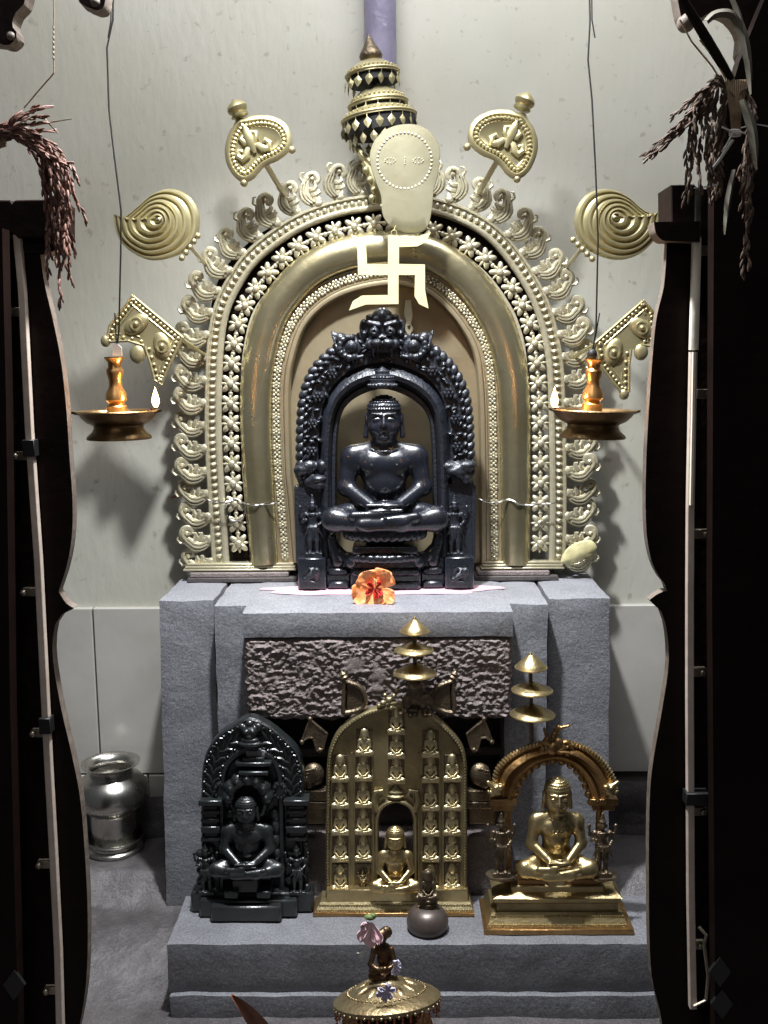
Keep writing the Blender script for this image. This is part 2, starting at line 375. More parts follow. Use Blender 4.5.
def offs(c, d): return [p+n*d for p, t, n in frames(c)]
def PX(pts, Y): return [(W(x, y, Y).x, W(x, y, Y).z) for x, y in pts]

# ------------------------------------------------------------------ carved solids: smooth union of primitives meshed with surface nets
def ell(c, r, k=2.0, sub=False): return ('e', np.array(c, float), np.array(r if hasattr(r, '__len__') else (r, r, r), float), k, sub)
def cone(a, b, ra, rb, k=2.0, sub=False, flat=None): return ('c', np.array(a, float), np.array(b, float), ra, rb, k, sub)
def rbox(c, h, r=1.0, k=1.0, sub=False): return ('b', np.array(c, float), np.array(h, float), r, k, sub)
def carve(prims, vox):
    lo = np.full(3, 1e9); hi = np.full(3, -1e9)
    def bb(p):
        if p[0] == 'e': return p[1]-p[2], p[1]+p[2], p[3], p[4]
        if p[0] == 'c':
            r = max(p[3], p[4]); return np.minimum(p[1], p[2])-r, np.maximum(p[1], p[2])+r, p[5], p[6]
        return p[1]-p[2]-p[3], p[1]+p[2]+p[3], p[4], p[5]
    for p in prims:
        a, b, k, s = bb(p)
        if not s: lo = np.minimum(lo, a); hi = np.maximum(hi, b)
    lo -= 3*vox; hi += 3*vox
    n = np.ceil((hi-lo)/vox).astype(int)+1
    ax = [lo[i]+vox*np.arange(n[i]) for i in range(3)]
    D = np.full(n, 4*vox+6, np.float32)
    for p in prims:
        a, b, k, s = bb(p); m = k*1.5+3*vox
        i0 = np.clip(np.floor((a-m-lo)/vox).astype(int), 0, n-1); i1 = np.clip(np.ceil((b+m-lo)/vox).astype(int)+1, 1, n)
        if (i1 <= i0).any(): continue
        X = ax[0][i0[0]:i1[0], None, None]; Y = ax[1][None, i0[1]:i1[1], None]; Z = ax[2][None, None, i0[2]:i1[2]]
        if p[0] == 'e':
            x, y, z = (X-p[1][0])/p[2][0], (Y-p[1][1])/p[2][1], (Z-p[1][2])/p[2][2]
            k0 = np.sqrt(x*x+y*y+z*z)+1e-9
            k1 = np.sqrt((x/p[2][0])**2+(y/p[2][1])**2+(z/p[2][2])**2)+1e-9
            d = k0*(k0-1)/k1
        elif p[0] == 'c':
            ab = p[2]-p[1]; L2 = ab@ab+1e-12
            t = np.clip(((X-p[1][0])*ab[0]+(Y-p[1][1])*ab[1]+(Z-p[1][2])*ab[2])/L2, 0, 1)
            d = np.sqrt((X-p[1][0]-t*ab[0])**2+(Y-p[1][1]-t*ab[1])**2+(Z-p[1][2]-t*ab[2])**2)-(p[3]+(p[4]-p[3])*t)
        else:
            qx = np.abs(X-p[1][0])-p[2][0]; qy = np.abs(Y-p[1][1])-p[2][1]; qz = np.abs(Z-p[1][2])-p[2][2]
            d = np.sqrt(np.maximum(qx, 0)**2+np.maximum(qy, 0)**2+np.maximum(qz, 0)**2)+np.minimum(np.maximum(qx, np.maximum(qy, qz)), 0)-p[3]
        S = D[i0[0]:i1[0], i0[1]:i1[1], i0[2]:i1[2]]
        kk = max(k, 1e-3)
        if s: h = np.maximum(kk-np.abs(S+d), 0)/kk; S[...] = np.maximum(S, -d)+h*h*kk/4
        else: h = np.maximum(kk-np.abs(S-d), 0)/kk; S[...] = np.minimum(S, d)-h*h*kk/4
    ins = D < 0
    c = np.zeros(np.array(n)-1, np.int8)
    for i in (0, 1):
        for j in (0, 1):
            for k in (0, 1): c += ins[i:n[0]-1+i, j:n[1]-1+j, k:n[2]-1+k]
    act = (c > 0) & (c < 8); idx = np.full(act.shape, -1, np.int64); cells = np.argwhere(act); idx[act] = np.arange(len(cells))
    acc = np.zeros((len(cells), 3)); cnt = np.zeros(len(cells))
    cor = [(i, j, k) for i in (0, 1) for j in (0, 1) for k in (0, 1)]
    for a in range(8):
        for b in range(a+1, 8):
            A, B = np.array(cor[a]), np.array(cor[b])
            if np.abs(A-B).sum() != 1: continue
            pa, pb = cells+A, cells+B
            da = D[pa[:, 0], pa[:, 1], pa[:, 2]]; db = D[pb[:, 0], pb[:, 1], pb[:, 2]]
            mk = (da < 0) != (db < 0); t = np.where(mk, da/(da-db+1e-12*(da == db)), 0)
            acc += np.where(mk[:, None], A+(B-A)*t[:, None], 0); cnt += mk
    V = lo+(cells+acc/cnt[:, None])*vox
    F = []
    for d in range(3):
        e1, e2 = [(1, 2), (2, 0), (0, 1)][d]
        sl0 = [slice(None)]*3; sl1 = [slice(None)]*3; sl0[d] = slice(0, n[d]-1); sl1[d] = slice(1, n[d])
        a = ins[tuple(sl0)]; b = ins[tuple(sl1)]; ch = a != b
        q = np.argwhere(ch); q = q[(q[:, e1] > 0) & (q[:, e2] > 0) & (q[:, e1] < n[e1]-1) & (q[:, e2] < n[e2]-1)]
        if len(q) == 0: continue
        fl = a[q[:, 0], q[:, 1], q[:, 2]]
        u = np.zeros(3, int); u[e1] = 1; v = np.zeros(3, int); v[e2] = 1
        g = lambda c_: idx[c_[:, 0], c_[:, 1], c_[:, 2]]
        Q = np.stack([g(q-u-v), g(q-v), g(q), g(q-u)], 1)
        Q[~fl] = Q[~fl][:, ::-1]; F.append(Q)
    F = np.concatenate(F); F = F[(F >= 0).all(1)]
    return V, F
def carved(prims, vox): return carve(prims, vox)
def place(VF, name, m, parent, cpx, basepx, Y, sx=1.0, sz=None, sy=None, lean=0.0, ang=180):
    """carved solid given in px-like units, stood in the plane Y with its origin at pixel (cpx, basepx)"""
    V, F = VF; s = mpp(cpx, basepx, Y); sz = sz or sx; sy = sy or sx; o = W(cpx, basepx, Y)
    P = np.empty_like(V); P[:, 0] = o.x+V[:, 0]*s*sx; P[:, 1] = Y+V[:, 1]*s*sy; P[:, 2] = o.z+V[:, 2]*s*sz
    if lean: P[:, 0] += (V[:, 2]*s*sz)*lean
    me = bpy.data.meshes.new(name); me.from_pydata(P.tolist(), [], F.tolist()); me.update()
    ob = link(name, me, parent, None, m, smooth=False)
    me.polygons.foreach_set('use_smooth', [True]*len(me.polygons)); return ob

def mir(f):
    """primitives for both sides"""
    return f(1)+f(-1)
def seated(face=True, hair='cap', chest_mark=False, fine=True, head=1.0):
    P = []
    P += [ell((0, 9, 17), (31, 17, 16), 6)]
    for s in (1, -1):
        P += [cone((s*20, 4, 17), (s*50, -16, 11.5), 14.5, 12, 5), cone((s*50, -16, 11), (s*16, -32, 9), 11.5, 8, 5)]
    P += [cone((16, -32, 9), (-22, -36, 9), 8, 5.5, 4), cone((-16, -32, 9), (20, -37, 12), 7, 5, 4)]
    P += [cone((-30, -33, 17), (-6, -36, 18.5), 4.6, 3.8, 2.5), cone((30, -33, 15.5), (4, -39, 13.5), 4.8, 3.6, 2.5)]
    # torso
    P += [ell((0, 6, 38), (21.5, 13, 17), 8), ell((0, 4, 58), (25, 14, 18), 9), ell((0, 4, 70), (31, 13, 12), 8)]
    P += [ell((11, -5, 65), (12, 7, 9), 7), ell((-11, -5, 65), (12, 7, 9), 7), ell((0, -3, 44), (15, 9, 12), 7)]
    P += [cone((0, 4, 76), (0, 1, 91), 11.5, 10.5, 4)]
    for s in (1, -1): P += [cone((s*4, 5, 82), (s*30, 5, 75), 8, 8, 6)]
    if fine: P += [ell((0, -12.2, 40), 1.4, 1.5, True), ell((12.5, -12.8, 64), (1.3, 1.2, 1.3), 1), ell((-12.5, -12.8, 64), (1.3, 1.2, 1.3), 1)]
    for s in (1, -1):
        P += [ell((s*31, 5, 71), (11, 11, 11), 7), cone((s*33, 5, 70), (s*38, 1, 43), 9.6, 8.2, 5), cone((s*38, 1, 41), (s*13, -27, 26), 8.2, 5.4, 4)]
        P += [ell((s*37.5, 2, 41), (7.8, 8, 7.5), 5)]
    # hands laid one on the other, four fingers and a thumb each
    P += [ell((-4, -31, 22), (14, 7.5, 3.2), 2), ell((4, -31, 27), (14, 7.5, 3.2), 2)]
    if fine:
        for i in range(4):
            y = -35.5+i*3.2
            P += [cone((2-i*0.7, y, 22.2), (17-i*1.4, y-0.4, 22.6), 1.9, 1.5, 0.8), cone((-2+i*0.7, y, 27.4), (-17+i*1.4, y-0.4, 27.6), 1.9, 1.5, 0.8)]
        P += [cone((12, -28, 29), (2, -34, 31.2), 2.1, 1.7, 1.2), cone((-12, -28, 26), (-1, -33, 31.2), 2.1, 1.7, 1.2)]
        for i in range(5):
            P += [ell((-3+i*0.8, -38.2+0.2*i, 20.4-i*1.25), (1.6, 1.5, 0.9), 0.4), ell((1.5-i*0.6, -40.6+0.2*i, 16-i*1.2), (1.6, 1.5, 0.8), 0.4)]
    # head
    Q = [ell((0, 0, 110), (16.2, 17, 20.5), 3), ell((0, -2.5, 100.5), (14.2, 14, 13.5), 6)]
    for s in (1, -1):
        Q += [ell((s*17, 1.5, 109), (2.4, 4, 7.2), 1.2), cone((s*17.6, 1.5, 103), (s*18.0, 1, 92.5), 2.2, 2.6, 1.0)]
        if face:
            Q += [ell((s*6.6, -18.0, 109.3), (5.0, 2.4, 2.8), 1.2, True)]
            Q += [cone((s*2.0, -17.7, 114.0), (s*11.5, -15.0, 115.2), 1.0, 0.9, 1.6), ell((s*6.6, -15.7, 109.1), (4.5, 1.8, 2.1), 0.4), ell((s*6.4, -17.9, 109.1), (1.3, 1.0, 1.3), 0.3, True)]
            Q += [ell((s*8, -12.0, 101.5), (5.6, 4.6, 5.4), 4)]
    if face:
        Q += [cone((0, -17.2, 112.5), (0, -20.8, 104.2), 1.6, 2.4, 1.4), ell((2.2, -18.8, 103.4), 1.6, 1), ell((-2.2, -18.8, 103.4), 1.6, 1)]
        Q += [cone((-4.6, -16.4, 98.8), (4.6, -16.4, 98.8), 1.0, 1.0, 0.7), ell((0, -17.2, 99.0), (3.0, 1.4, 1.2), 0.6), cone((-3.2, -16.2, 96.2), (3.2, -16.2, 96.2), 1.3, 1.3, 0.7), ell((0, -14.6, 91.6), (4.6, 3.4, 3.2), 2)]
    if hair == 'cap':
        Q += [ell((0, 1.2, 117), (16.9, 17.6, 15.4), 0.5)]
        if fine:
            for r in range(6):
                ph = math.radians(8+r*14); m_ = int(17*math.cos(ph))+2
                for q in range(m_):
                    th = PI+PI*(q+0.5*(r % 2)+0.25)/m_
                    Q.append(ell((16.6*math.cos(ph)*math.cos(th), 1.2+17.3*math.cos(ph)*math.sin(th), 117+15.2*math.sin(ph)), 1.35, 0.5))
    if head != 1.0:
        c = np.array([0, 2, 90.0]); f = np.array([head, head, 0.5+head*0.5])
        Q = [('e', c+(p[1]-c)*f, p[2]*f, p[3], p[4]) if p[0] == 'e' else ('c', c+(p[1]-c)*f, c+(p[2]-c)*f, p[3]*head, p[4]*head, p[5], p[6]) for p in Q]
    P += Q
    if fine:
        for i in range(29):
            a = math.radians(195+150*i/28)
            P.append(ell((15*math.cos(a), 3+14.5*math.sin(a), 80.6+2.6*math.sin(a)), 0.9, 0.5))
    if chest_mark:
        P += [ell((dx, -13.4, 60+dz), 1.8, 0.5) for dx, dz in ((0, 3.2), (3.2, 0), (-3.2, 0), (0, -3.2), (0, 0), (6.4, 3), (-6.4, 3))]
    return P
def standing(crown=True, arms=4):
    """standing attendant, 100 units high, on a small block"""
    P = [rbox((0, 0, 3), (13, 7, 2.4), 1, 0.5)]
    P += [cone((5, 0, 7), (5, 0, 26), 3.4, 4.2, 2), cone((5, 0, 26), (4.2, 1, 46), 4.4, 6, 3), cone((-6, 0, 7), (-6, -1.5, 26), 3.4, 4.2, 2), cone((-6, -1.5, 26), (-4.2, 1, 46), 4.4, 6, 3)]
    P += [ell((5.5, -4, 6.6), (3, 5, 2.2), 1), ell((-6.5, -4, 6.6), (3, 5, 2.2), 1)]
    P += [ell((0, 1, 46), (11, 7, 7), 4), ell((-1, 1, 56), (7.5, 5.5, 7), 4), ell((-1, 1, 65), (10, 6.4, 7), 4), cone((-1, 1, 70), (-1, 0, 76), 3, 3, 1), ell((-1, -1, 80.5), (5.4, 5.8, 6.6), 1)]
    for s in (1, -1):
        P += [ell((-1+s*11, 1, 68), 4, 2), cone((-1+s*12, 1, 68), (-1+s*16, 1, 56), 3.2, 2.6, 1), cone((-1+s*16, 1, 56), (-1+s*10, -7, 52 if s > 0 else 60), 2.6, 2.2, 1), ell((-1+s*10, -8, 52 if s > 0 else 60), 2.9, 1)]
        if arms == 4: P += [cone((-1+s*12, 2, 68), (-1+s*19, 2, 64), 2.6, 2.2, 1), cone((-1+s*19, 2, 64), (-1+s*20, 0, 75), 2.2, 2, 1), ell((-1+s*20, 0, 79), (3, 2.4, 4), 1)]
        P += [cone((s*8, -4, 46), (s*15, -1, 30), 1.6, 1.2, 1), ell((-1+s*6.4, 0, 79), (1.6, 2, 3), 0.5)]
    P += [cone((-9, -5, 47), (9, -5, 47), 1.8, 1.8, 1), cone((0, -6, 45), (0, -5, 28), 1.8, 1.0, 1), ell((-1, -4.5, 69), (6, 3, 2), 1), ell((-1, -6.4, 80), (1, 1.2, 1.6), 0.5)]
    if crown: P += [ell((-1, 0, 86.5), (6, 6, 2.4), 0.5), cone((-1, 0, 87), (-1, 0, 95), 5, 2.6, 1), ell((-1, 0, 98), 2.2, 0.5)]
    return P
SEAT_MID = carved(seated(fine=True, chest_mark=True, head=1.18), 1.25)
SEAT_DARK = carved(seated(fine=True, head=1.08), 1.25)
SEAT_LOW = carved(seated(face=False, fine=False, head=1.5), 2.6)
STAND = carved(standing(), 1.0)

# ================================================================== the room
def struct(name, mb, m, label=None, smooth=False):
    o = mb.build(name, m, smooth=smooth); o['kind'] = 'structure'
    if label: o['label'] = label
    return o
WY = 0.295
def grid_surface(fn, nu, nv):
    mb = MB(); vs = [fn(i/(nu-1), j/(nv-1)) for i in range(nu) for j in range(nv)]
    fs = [(i*nv+j, (i+1)*nv+j, (i+1)*nv+j+1, i*nv+j+1) for i in range(nu-1) for j in range(nv-1)]
    return mb.add(vs, fs)
struct('wall_back', MB().bb(-1.7, 1.7, WY, WY+0.12, 0, 3.2), 'wall', 'glossy cream painted plaster wall behind the altar')
# tiled dado with a narrow ledge
zt = W(97, 607, WY).z; zm = W(97, 772, WY).z; zb = W(97, 790, WY).z
mb = MB(); xg = W(97, 700, WY-0.015).x
for a, b in ((-1.7, xg-0.002), (xg+0.002, -0.1), (-0.096, 0.96), (0.964, 1.7)):
    mb.cbox(a, b, WY-0.016, WY+0.01, zm+0.002, zt, 0.002)
for a, b in ((-1.7, -0.62), (-0.616, -0.3)): mb.cbox(a, b, WY-0.016, WY+0.01, zb-0.03, zm-0.002, 0.002)
struct('trim_1', mb, 'tile', 'glazed grey beige tile dado at the foot of the wall')
struct('trim_2', MB().bb(-1.7, 1.7, WY-0.010, WY+0.01, 0.05, zt-0.004), 'grout', 'dark grout bed behind the tiles')
def rockwall(u, v):
    x = -1.7+3.4*u; z = 0.05+v*((0.315 if x < 0 else zm-0.004)-0.05)
    n = noise.fractal(Vector((x*5, z*7, 1)), 1, 2, 5)*0.022
    return (x, WY-0.045+n-0.03*(1-v), z)
struct('trim_3', grid_surface(rockwall, 240, 30), 'rock', 'rough dark rock course below the tiles', smooth=True)
PZ = W(115, 847, 0.185).z-0.001
def floorf(u, v):
    x = -1.5+3.0*u; y = -1.7+2.0*v
    t = min(1, max(0, (y+0.28)/0.24)); t = t*t*(3-2*t)
    n = noise.fractal(Vector((x*4, y*4, 0)), 1, 2, 6)
    z = 0.088+0.070*t+n*0.013*(0.5+t)
    t2 = min(1, max(0, (y-0.0)/0.09)); t2 = t2*t2*(3-2*t2); z = z*(1-t2)+(PZ+n*0.002)*t2
    return (x, y, z)
struct('floor', grid_surface(floorf, 300, 220), 'rock', 'uneven dark rock floor', smooth=True)

# ------------------------------------------------------------------ altar block
def disp(p, amp, f): return Vector(noise.noise_vector(Vector(p)*f))*amp
def stone(name, parent, x0, x1, y0, y1, z0, z1, m, step=0.02, amp=0.0025, f=18, taper=0, ch=0.002):
    """block of stone with slightly uneven faces and worn arrises"""
    mb = MB(); nx, ny, nz = [max(2, int((b-a)/step)+1) for a, b in ((x0, x1), (y0, y1), (z0, z1))]
    def P(u, v, w):
        q = Vector((x0+(x1-x0)*u, y0+(y1-y0)*v, z0+(z1-z0)*w))
        e = [u in (0, 1), v in (0, 1), w in (0, 1)]
        if sum(e) >= 2:
            for i, t in enumerate((u, v, w)):
                if e[i]: q[i] += ch if t == 0 else -ch
        q.x += taper*(w-1)*((1-u) if taper > 0 else u)
        return q+disp(q, amp, f)
    def face(fn, a, b):
        vs = [fn(i/a, j/b) for i in range(a+1) for j in range(b+1)]
        mb.add(vs, [(i*(b+1)+j, (i+1)*(b+1)+j, (i+1)*(b+1)+j+1, i*(b+1)+j+1) for i in range(a) for j in range(b)])
    for t in (0, 1):
        face(lambda u, w: P(u, t, w), nx, nz); face(lambda v, w: P(t, v, w), ny, nz); face(lambda u, v: P(u, v, t), nx, ny)
    me = mb.mesh(); import bmesh
    bm = bmesh.new(); bm.from_mesh(me); bmesh.ops.remove_doubles(bm, verts=bm.verts[:], dist=1e-5); bmesh.ops.recalc_face_normals(bm, faces=bm.faces[:]); bm.to_mesh(me); bm.free()
    o = link(name, me, parent, None, m, smooth=False); smooth_mesh(me, 50); return o
T = 0.889; FZ = 0.15; BY = -0.12
ped = thing('stone_altar', (0, 0.05, FZ), 'tall grey stone altar block with chiselled front slab and side pilasters', 'altar')
xL = W(158, 600, 0).x; xR = W(611, 600, 0).x
stone('pillar', ped, xL, W(214, 600, 0).x, 0.0, 0.275, FZ, T, 'granite', taper=0.014)
stone('pillar', ped, W(548, 600, 0).x, xR, 0.0, 0.275, FZ, T, 'granite', taper=-0.012)
sy = -0.045
stone('pilaster', ped, W(213, 605, sy).x, W(252, 605, sy).x, sy, 0.20, FZ, T-0.001, 'granite')
stone('pilaster', ped, W(505, 605, sy).x, W(549, 605, sy).x, sy, 0.20, FZ, T-0.001, 'granite')
bx0 = W(241, 616, BY).x; bx1 = W(514, 616, BY).x
zr = W(380, 638, BY).z; zbt = W(380, 721, BY).z
stone('top_slab', ped, bx0, bx1, BY, 0.275, zr, T+0.001, 'granite', amp=0.002)
def roughf(u, v):
    x = bx0+0.002+(bx1-bx0-0.004)*u; z = zbt+(zr-zbt)*v
    n = noise.fractal(Vector((x*90, 3, z*110)), 0.7, 2, 3)*0.0045+noise.fractal(Vector((x*12, 7, z*12)), 1, 2, 4)*0.004
    e = min(u, 1-u)*(bx1-bx0); z2 = min(v, 1-v)*(zr-zbt)
    r = max(0, 1-min(e, z2)/0.008)
    # mortar smears: smooth lenses
    for cx, cz, rr in ((357, 664, 11), (378, 676, 12), (377, 690, 9), (351, 668, 8)):
        c = W(cx, cz, BY); d = math.hypot(x-c.x, z-c.z)/(rr*0.0021)
        if d < 1: n = n*(d**2)-0.003*(1-d)
    return (x, BY+0.004+n+r*0.012, z-0.006*(v < 0.02)*noise.noise(Vector((x*30, 0, 0)))*2)
mb = grid_surface(roughf, 190, 84)
mb.build('chiselled_face', 'rough', ped)
stone('core_block', ped, bx0+0.001, bx1-0.001, BY+0.016, 0.2, zbt+0.002, zr-0.001, 'rough')
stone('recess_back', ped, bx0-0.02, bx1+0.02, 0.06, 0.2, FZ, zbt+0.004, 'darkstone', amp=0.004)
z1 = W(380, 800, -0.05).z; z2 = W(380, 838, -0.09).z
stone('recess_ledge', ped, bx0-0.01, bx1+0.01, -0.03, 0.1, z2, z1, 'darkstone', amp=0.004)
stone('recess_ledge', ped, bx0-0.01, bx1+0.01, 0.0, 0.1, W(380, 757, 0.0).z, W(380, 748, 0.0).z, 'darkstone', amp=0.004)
stone('lower_course', ped, bx0-0.005, bx1+0.005, -0.085, 0.1, FZ, z2, 'rough', amp=0.004, step=0.012)
# ------------------------------------------------------------------ step
SY = -0.29; ST = 0.243
st = thing('stone_step', (0.05, -0.2, 0.08), 'low two course grey stone step in front of the altar', 'step')
sx0 = W(166, 948, SY).x; zs = W(400, 992, SY).z
stone('step_slab', st, sx0, 0.60, SY, -0.10, zs-0.002, ST, 'granite2', amp=0.0022)
stone('step_base', st, sx0+0.004, 0.60, SY-0.012, -0.09, 0.06, zs, 'granite2', amp=0.0025)
# pink powder on the altar top round the black idol
random.seed(3)
def blob(cx, cy, rx, ry, z, amp=0.25, n=60, sd=0):
    return [(cx+rx*math.cos(a)*(1+amp*noise.noise(Vector((math.cos(a)*2, math.sin(a)*2, sd)))), cy+ry*math.sin(a)*(1+amp*noise.noise(Vector((math.cos(a)*2, math.sin(a)*2, sd+5))))) for a in [2*PI*i/n for i in range(n)]]
mb = MB(); pl = blob(0.0, 0.085, 0.262, 0.058, T, 0.5); n_ = len(pl); vs = []
for k, h in ((1.0, 0.001), (0.97, 0.004), (0.6, 0.0045), (0.0001, 0.0045)):
    for x, y in pl: vs.append((0.0+x*k, 0.085+(y-0.085)*k, T+0.0012+h+0.0008*noise.noise(Vector((x*60, y*60, k)))))
mb.add(vs, [(r*n_+i, r*n_+(i+1) % n_, (r+1)*n_+(i+1) % n_, (r+1)*n_+i) for r in range(3) for i in range(n_)])
tag(mb.build('pink_powder', 'pink', origin=(0, 0.085, T)), 'thin spread of pink powder under the black stone idol on the altar top', 'powder', kind='stuff')

# ================================================================== brass arch (prabhavali)
AY = 0.215
arch = thing('brass_arch', (0, AY, W(390, 570, AY).z), 'large pale brass arch of scrolls, beads and flowers behind the black idol', 'arch')
Cb = [(221, 563), (217, 500), (214, 450), (213.5, 400), (216, 342), (223, 306), (238, 276.5), (254, 255.5), (278, 236), (305, 220), (340, 208), (372, 203), (392, 202), (441, 208), (485, 228), (516, 261), (541, 305), (554, 358), (557, 420), (558, 500), (557, 563)]
Cl = [(241, 563), (235, 500), (232, 458), (231, 380), (236, 335), (245, 306), (260, 284), (273, 268), (291, 252), (320, 236), (360, 226), (392, 223), (430, 230), (454, 238), (480, 254), (500, 273), (517, 297), (528, 320), (536, 355), (540, 430), (540, 530), (539, 563)]
Cr = [(265, 563), (259, 480), (256, 420), (258, 370), (268, 325), (284, 296), (310, 270), (345, 254), (390, 248), (430, 254), (462, 274), (484, 300), (500, 330), (510, 365), (514, 400), (515, 480), (515, 563)]
Cd = [(286, 563), (281, 500), (278, 467), (276.5, 389), (282, 352), (294, 320), (316, 296), (347, 280), (390, 272), (420, 277), (442, 288), (467, 314), (485, 346), (491, 383), (493, 436), (494, 549), (494, 563)]
def band(curve, hw, prof, n=150, Y=AY, hw2=None):
    c = spline([Vector(p) for p in curve], n); A = []; B = []
    for i, (p, t, nn) in enumerate(frames(c)):
        w = hw if hw2 is None else hw+(hw2-hw)*math.sin(PI*i/(n-1))
        A.append(p+nn*w); B.append(p-nn*w)
    return A, B, prof
def flatprof(d, th=0.003): return [(0, d-th), (0, d), (1, d), (1, d-th)]
mb = MB(); A, B, _ = band(Cb, 8.5, None, 180)
mb.ribbon(A, B, [(0, -0.004), (0, 0.006), (0.06, 0.009), (0.16, 0.009), (0.22, 0.003), (0.62, 0.003), (0.68, 0.009), (0.80, 0.010), (0.9, 0.009), (1, 0.004), (1, -0.004)], AY)
mb.build('bead_channel', 'silverbrass', arch)
mb = MB(); c = spline([Vector(p) for p in Cb], 132)
for p, t, nn in frames(c)[1:-1]:
    q = p+nn*1.4; w = W(q.x, q.y, AY-0.006); r = 0.0072
    tw = Vector((t.x, 0, -t.y)); R = Vector((1, 0, 0)).rotation_difference(tw).to_matrix()
    mb.ell((w.x, AY-0.005, w.z), (r*0.78, r*0.8, r*1.05), R, 8, 6)
mb.build('bead_row', 'silverbrass', arch)
# flower lattice
mb = MB(); c = spline([Vector(p) for p in Cl], 44); fr = frames(c); fl = MB()
for i, (p, t, nn) in enumerate(fr[:-1] if True else fr):
    if i == 0: continue
    w = W(p.x, p.y, AY); u = Vector((t.x, 0, -t.y)); v = Vector((nn.x, 0, -nn.y)); s = mpp(p.x, p.y, AY)
    o = Vector((w.x, AY-0.004, w.z))
    for k in range(4):
        a = PI/4+k*PI/2
        d = u*math.cos(a)+v*math.sin(a); R = Vector((1, 0, 0)).rotation_difference(d).to_matrix()
        fl.ell(o+d*5.6*s, (5.4*s, 0.0045, 3.0*s), R, 8, 6)
        d = u*math.cos(k*PI/2)+v*math.sin(k*PI/2); R = Vector((1, 0, 0)).rotation_difference(d).to_matrix()
        fl.ell(o+d*5.4*s, (4.4*s, 0.0025, 1.6*s), R, 6, 5)
    fl.ell(o-Vector((0, 0.005, 0)), (3.6*s, 0.004, 3.6*s), None, 8, 6)
    if i < len(fr)-2: fl.ell(Vector((W(*((p+fr[i+1][0])/2), AY).x, AY-0.003, W(*((p+fr[i+1][0])/2), AY).z)), (2.4*s, 0.003, 2.4*s), None, 8, 5)
fl.build('flower_lattice', 'silverbrass', arch)
for off in (-10.5,):
    cc = spline([Vector(p) for p in Cl], 150); mb = MB(); o1 = offs(cc, -10.0); o2 = offs(cc, -13.0)
    mb.ribbon(o1, o2, flatprof(0.006, 0.01), AY); mb.build('lattice_rim', 'silverbrass', arch)
mb = MB(); Ao = spline([Vector(p) for p in [(232, 561), (226, 450), (221, 400), (208, 335), (211, 300), (221, 272), (240, 249), (262, 231), (290, 217), (330, 204), (380, 199), (430, 206), (478, 226), (510, 252), (530, 285), (538, 320), (540, 352)]], 80)
Bo = spline([Vector(p) for p in [(262, 561), (256, 450), (256, 400), (262, 345), (268, 325), (284, 296), (310, 270), (345, 254), (390, 248), (430, 254), (462, 274), (484, 300), (500, 330), (506, 352)]], 80)
mb.ribbon(Ao, Bo, [(0, -0.024), (0, -0.016), (1, -0.016), (1, -0.024)], AY); mb.build('backing_board', 'wood', arch)
# big half-round roll
hp = [(0.5-0.5*math.cos(PI*i/12), 0.030*math.sin(PI*i/12)+0.001) for i in range(13)]
A, B, _ = band(Cr, 14.2, None, 160, hw2=17.5)
mb = MB(); mb.ribbon(A, B, hp, AY); mb.build('half_round_roll', 'roll', arch)
# inner flower strip
A, B, _ = band(Cd, 7.2, None, 150)
mb = MB(); mb.ribbon(A, B, [(0, -0.003), (0, 0.006), (0.1, 0.006), (0.12, 0.001), (0.88, 0.001), (0.9, 0.006), (1, 0.006), (1, -0.003)], AY); mb.build('inner_strip', 'plate', arch)
mb = MB(); c = spline([Vector(p) for p in Cd], 92)
for i, (p, t, nn) in enumerate(frames(c)[1:-1]):
    w = W(p.x, p.y, AY); u = Vector((t.x, 0, -t.y)); v = Vector((nn.x, 0, -nn.y)); s = mpp(p.x, p.y, AY); o = Vector((w.x, AY-0.005, w.z))
    for k in range(6 if i % 2 == 0 else 4):
        m_ = 6 if i % 2 == 0 else 4; a = 2*PI*k/m_+(0 if m_ == 6 else PI/4); d = u*math.cos(a)+v*math.sin(a)
        mb.ell(o+d*2.9*s, (1.7*s, 0.003, 1.7*s), None, 6, 5)
    mb.ell(o, (1.5*s, 0.005, 1.5*s), None, 6, 5)
mb.build('inner_flowers', 'silverbrass', arch)
cc = spline([Vector(p) for p in Cd], 150); o1 = offs(cc, -7.2); o2 = offs(cc, -13.5)
mb = MB(); mb.ribbon(o1, o2, [(0, -0.035), (0, 0.004), (0.2, 0.008), (0.5, 0.009), (0.8, 0.008), (1, 0.003), (1, -0.035)], AY); mb.build('inner_rim', 'plate', arch)
# back plate
mb = MB(); pts = [(p.x, p.y) for p in offs(spline([Vector(p) for p in Cd], 60), -11)]
mb.prism(PX(pts, AY+0.03), AY+0.030, AY+0.034); mb.build('back_plate', 'plate', arch, smooth=False)
